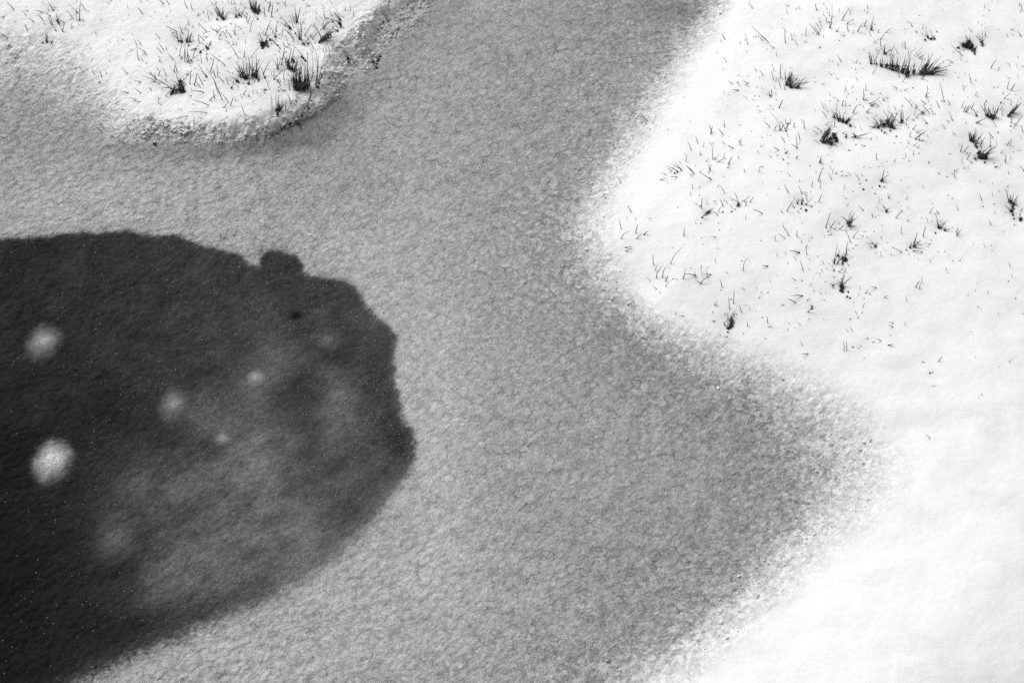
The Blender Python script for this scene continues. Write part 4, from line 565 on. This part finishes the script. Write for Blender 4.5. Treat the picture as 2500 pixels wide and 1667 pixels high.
for c, name, lab in ((0, 'pond_ice', 'grey slushy ice of the frozen pond'), (1, 'dark_thin_ice', 'dark thin ice area at the lower left'),
                     (2, 'snow_bank', 'white snow covered bank on the right'), (3, 'snow_bank', 'white snow covered bank at the upper left')):
    fq = quads[cls == c]; used, inv = np.unique(fq, return_inverse=True); fq = inv.reshape(-1, 4)
    me = bpy.data.meshes.new(name); me.vertices.add(len(used)); me.vertices.foreach_set('co', co[used].astype(np.float32).ravel())
    me.loops.add(fq.size); me.loops.foreach_set('vertex_index', fq.astype(np.int32).ravel())
    me.polygons.add(len(fq)); me.polygons.foreach_set('loop_start', np.arange(0, fq.size, 4, dtype=np.int32)); me.polygons.foreach_set('loop_total', np.full(len(fq), 4, np.int32))
    me.polygons.foreach_set('use_smooth', np.ones(len(fq), bool)); me.update(calc_edges=True)
    me.normals_split_custom_set_from_vertices(N[used].tolist())
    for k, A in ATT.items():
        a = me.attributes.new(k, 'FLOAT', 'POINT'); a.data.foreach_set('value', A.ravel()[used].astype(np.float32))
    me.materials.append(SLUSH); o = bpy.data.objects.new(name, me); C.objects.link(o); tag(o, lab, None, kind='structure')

# ------------------------------------------------------------------ loose ice crumbs on the thawing rims (uncountable)
def samp(A, x, y):
    i = np.clip(np.searchsorted(GX, x), 0, nx-1); j = np.clip(np.searchsorted(GY, y), 0, ny-1); return A[j, i]
cand = 150000
cx, cy = rng.uniform(-2.3, 2.3, cand), rng.uniform(-1.5, 1.9, cand)
pe = samp(edge, cx, cy)*(.35+.65*(samp(idn, cx, cy) > .5)); isL = (samp(sL, cx, cy) > .02) & (cx > -1.45); pe = pe*(samp(snow, cx, cy) < .8)
keep = rng.random(cand) < np.where(isL, .75, .10)*pe**1.3; cx, cy, isL = cx[keep], cy[keep], isL[keep]; cz = samp(H, cx, cy); n = len(cx)
u8 = np.array([(1,0,0),(0,1,0),(-1,0,0),(0,-1,0),(0,0,1),(0,0,-1)], float)
t8 = np.array([(0,1,4),(1,2,4),(2,3,4),(3,0,4),(1,0,5),(2,1,5),(3,2,5),(0,3,5)])
sz = (.0018+.0038*rng.random(n)**2.5)*np.where(isL, 1.6, 1.05)
an = rng.uniform(0, 6.28, n); ca, sa = np.cos(an), np.sin(an)
vv = u8[None]*(1+.55*rng.uniform(-1, 1, (n, 6, 1)))*sz[:, None, None]*np.array([1.25, .85, .6])+rng.normal(0, .15, (n, 6, 3))*sz[:, None, None]
vx = vv[..., 0]*ca[:, None]-vv[..., 1]*sa[:, None]+cx[:, None]; vy = vv[..., 0]*sa[:, None]+vv[..., 1]*ca[:, None]+cy[:, None]; vz = vv[..., 2]+cz[:, None]+sz[:, None]*.3
vt = np.stack([vx, vy, vz], -1).reshape(-1, 3); ft = (t8[None]+6*np.arange(n)[:, None, None]).reshape(-1, 3)
me = bpy.data.meshes.new('ice_crumbs'); me.vertices.add(len(vt)); me.vertices.foreach_set('co', vt.astype(np.float32).ravel())
me.loops.add(ft.size); me.loops.foreach_set('vertex_index', ft.astype(np.int32).ravel()); me.polygons.add(len(ft))
me.polygons.foreach_set('loop_start', np.arange(0, ft.size, 3, dtype=np.int32)); me.polygons.foreach_set('loop_total', np.full(len(ft), 3, np.int32)); me.update(calc_edges=True)
me.materials.append(CRUMB); o = bpy.data.objects.new('ice_crumbs', me); C.objects.link(o); tag(o, 'loose pale ice crumbs strewn along the thawing snow edges', 'ice', kind='stuff')

# ------------------------------------------------------------------ pale frozen air pockets in the dark ice
def frost_mat(name, peak, core):
    m, t, bs = new_mat(name); b = NB(t)
    co = b.n('ShaderNodeTexCoord').outputs['Object']; mp = b.n('ShaderNodeMapping'); mp.inputs['Rotation'].default_value = (0, 0, math.radians(-40)); mp.inputs['Scale'].default_value = (.6, 1.4, 1); b.l(co, mp.inputs[0]); g, _ = b.noise(mp.outputs[0], 75, 5, .75, .4); g2, _ = b.noise(co, 14, 2, .5)
    at_ = b.attr('rim')
    bs.inputs['Roughness'].default_value = .6
    b.l(b.grey(b.m('ADD', -.12, b.m('MULTIPLY', g, 1.6))), bs.inputs['Base Color'])
    r = b.m('ADD', at_, b.m('MULTIPLY', b.m('SUBTRACT', g2, .5), .55)); r = b.m('ADD', r, b.m('MULTIPLY', b.m('SUBTRACT', g, .5), .95))
    a = b.m('MULTIPLY', b.m('POWER', b.step(r, core, .98, 1, 0), 1.4), b.step(at_, .6, 1., peak, 0))
    b.l(a, bs.inputs['Alpha'])
    bp = b.n('ShaderNodeBump'); b.l(g, bp.inputs['Height']); bp.inputs['Distance'].default_value = .01; bp.inputs['Strength'].default_value = .8; b.l(bp.outputs[0], bs.inputs['Normal'])
    return m
for u, v, ru, rv, peak, core, lab in ((120,1057,68,72,.98,-.02,'brightest round white frost patch, lower of two at the left edge of the dark ice'),
        (100,785,62,60,.85,-.40,'blurred round pale frost patch high at the left edge of the dark ice'),
        (398,930,52,62,.60,-.45,'oval dim frost patch alone in the middle of the dark ice'),
        (587,868,34,32,.75,-.35,'small bright frost patch, rightmost of the pale patches in the dark ice'),
        (512,1008,30,28,.55,-.35,'smallest faint frost patch, lower right of the oval dim one in dark ice')):
    x0, y0 = at(u*K, v*K); rx = at((u+ru)*K, v*K)[0]-x0; ry = at(u*K, (v-rv)*K)[1]-y0
    z0 = float(samp(H, np.array([x0]), np.array([y0]))[0]); V, Fs, A = [], [], []; nr, ns = 26, 64
    for i in range(nr+1):
        for k in range(ns):
            r = i/nr; a = 2*math.pi*k/ns; x, y = x0+rx*r*math.cos(a), y0+ry*r*math.sin(a)
            z = float(samp(H, np.array([x]), np.array([y]))[0])+.0015+.006*(1-r*r); V.append((x-x0, y-y0, z-z0)); A.append(r)
    # closed underneath: a thin lens
    for i in range(nr):
        for k in range(ns): Fs.append((i*ns+k, (i+1)*ns+k, (i+1)*ns+(k+1) % ns, i*ns+(k+1) % ns))
    o = mesh_obj('frost_patch', V, Fs, frost_mat('frost', peak, core), loc=(x0, y0, z0))
    a = o.data.attributes.new('rim', 'FLOAT', 'POINT'); a.data.foreach_set('value', A)
    tag(o, lab, 'frost patch', 'pale round frost patches in the dark ice')
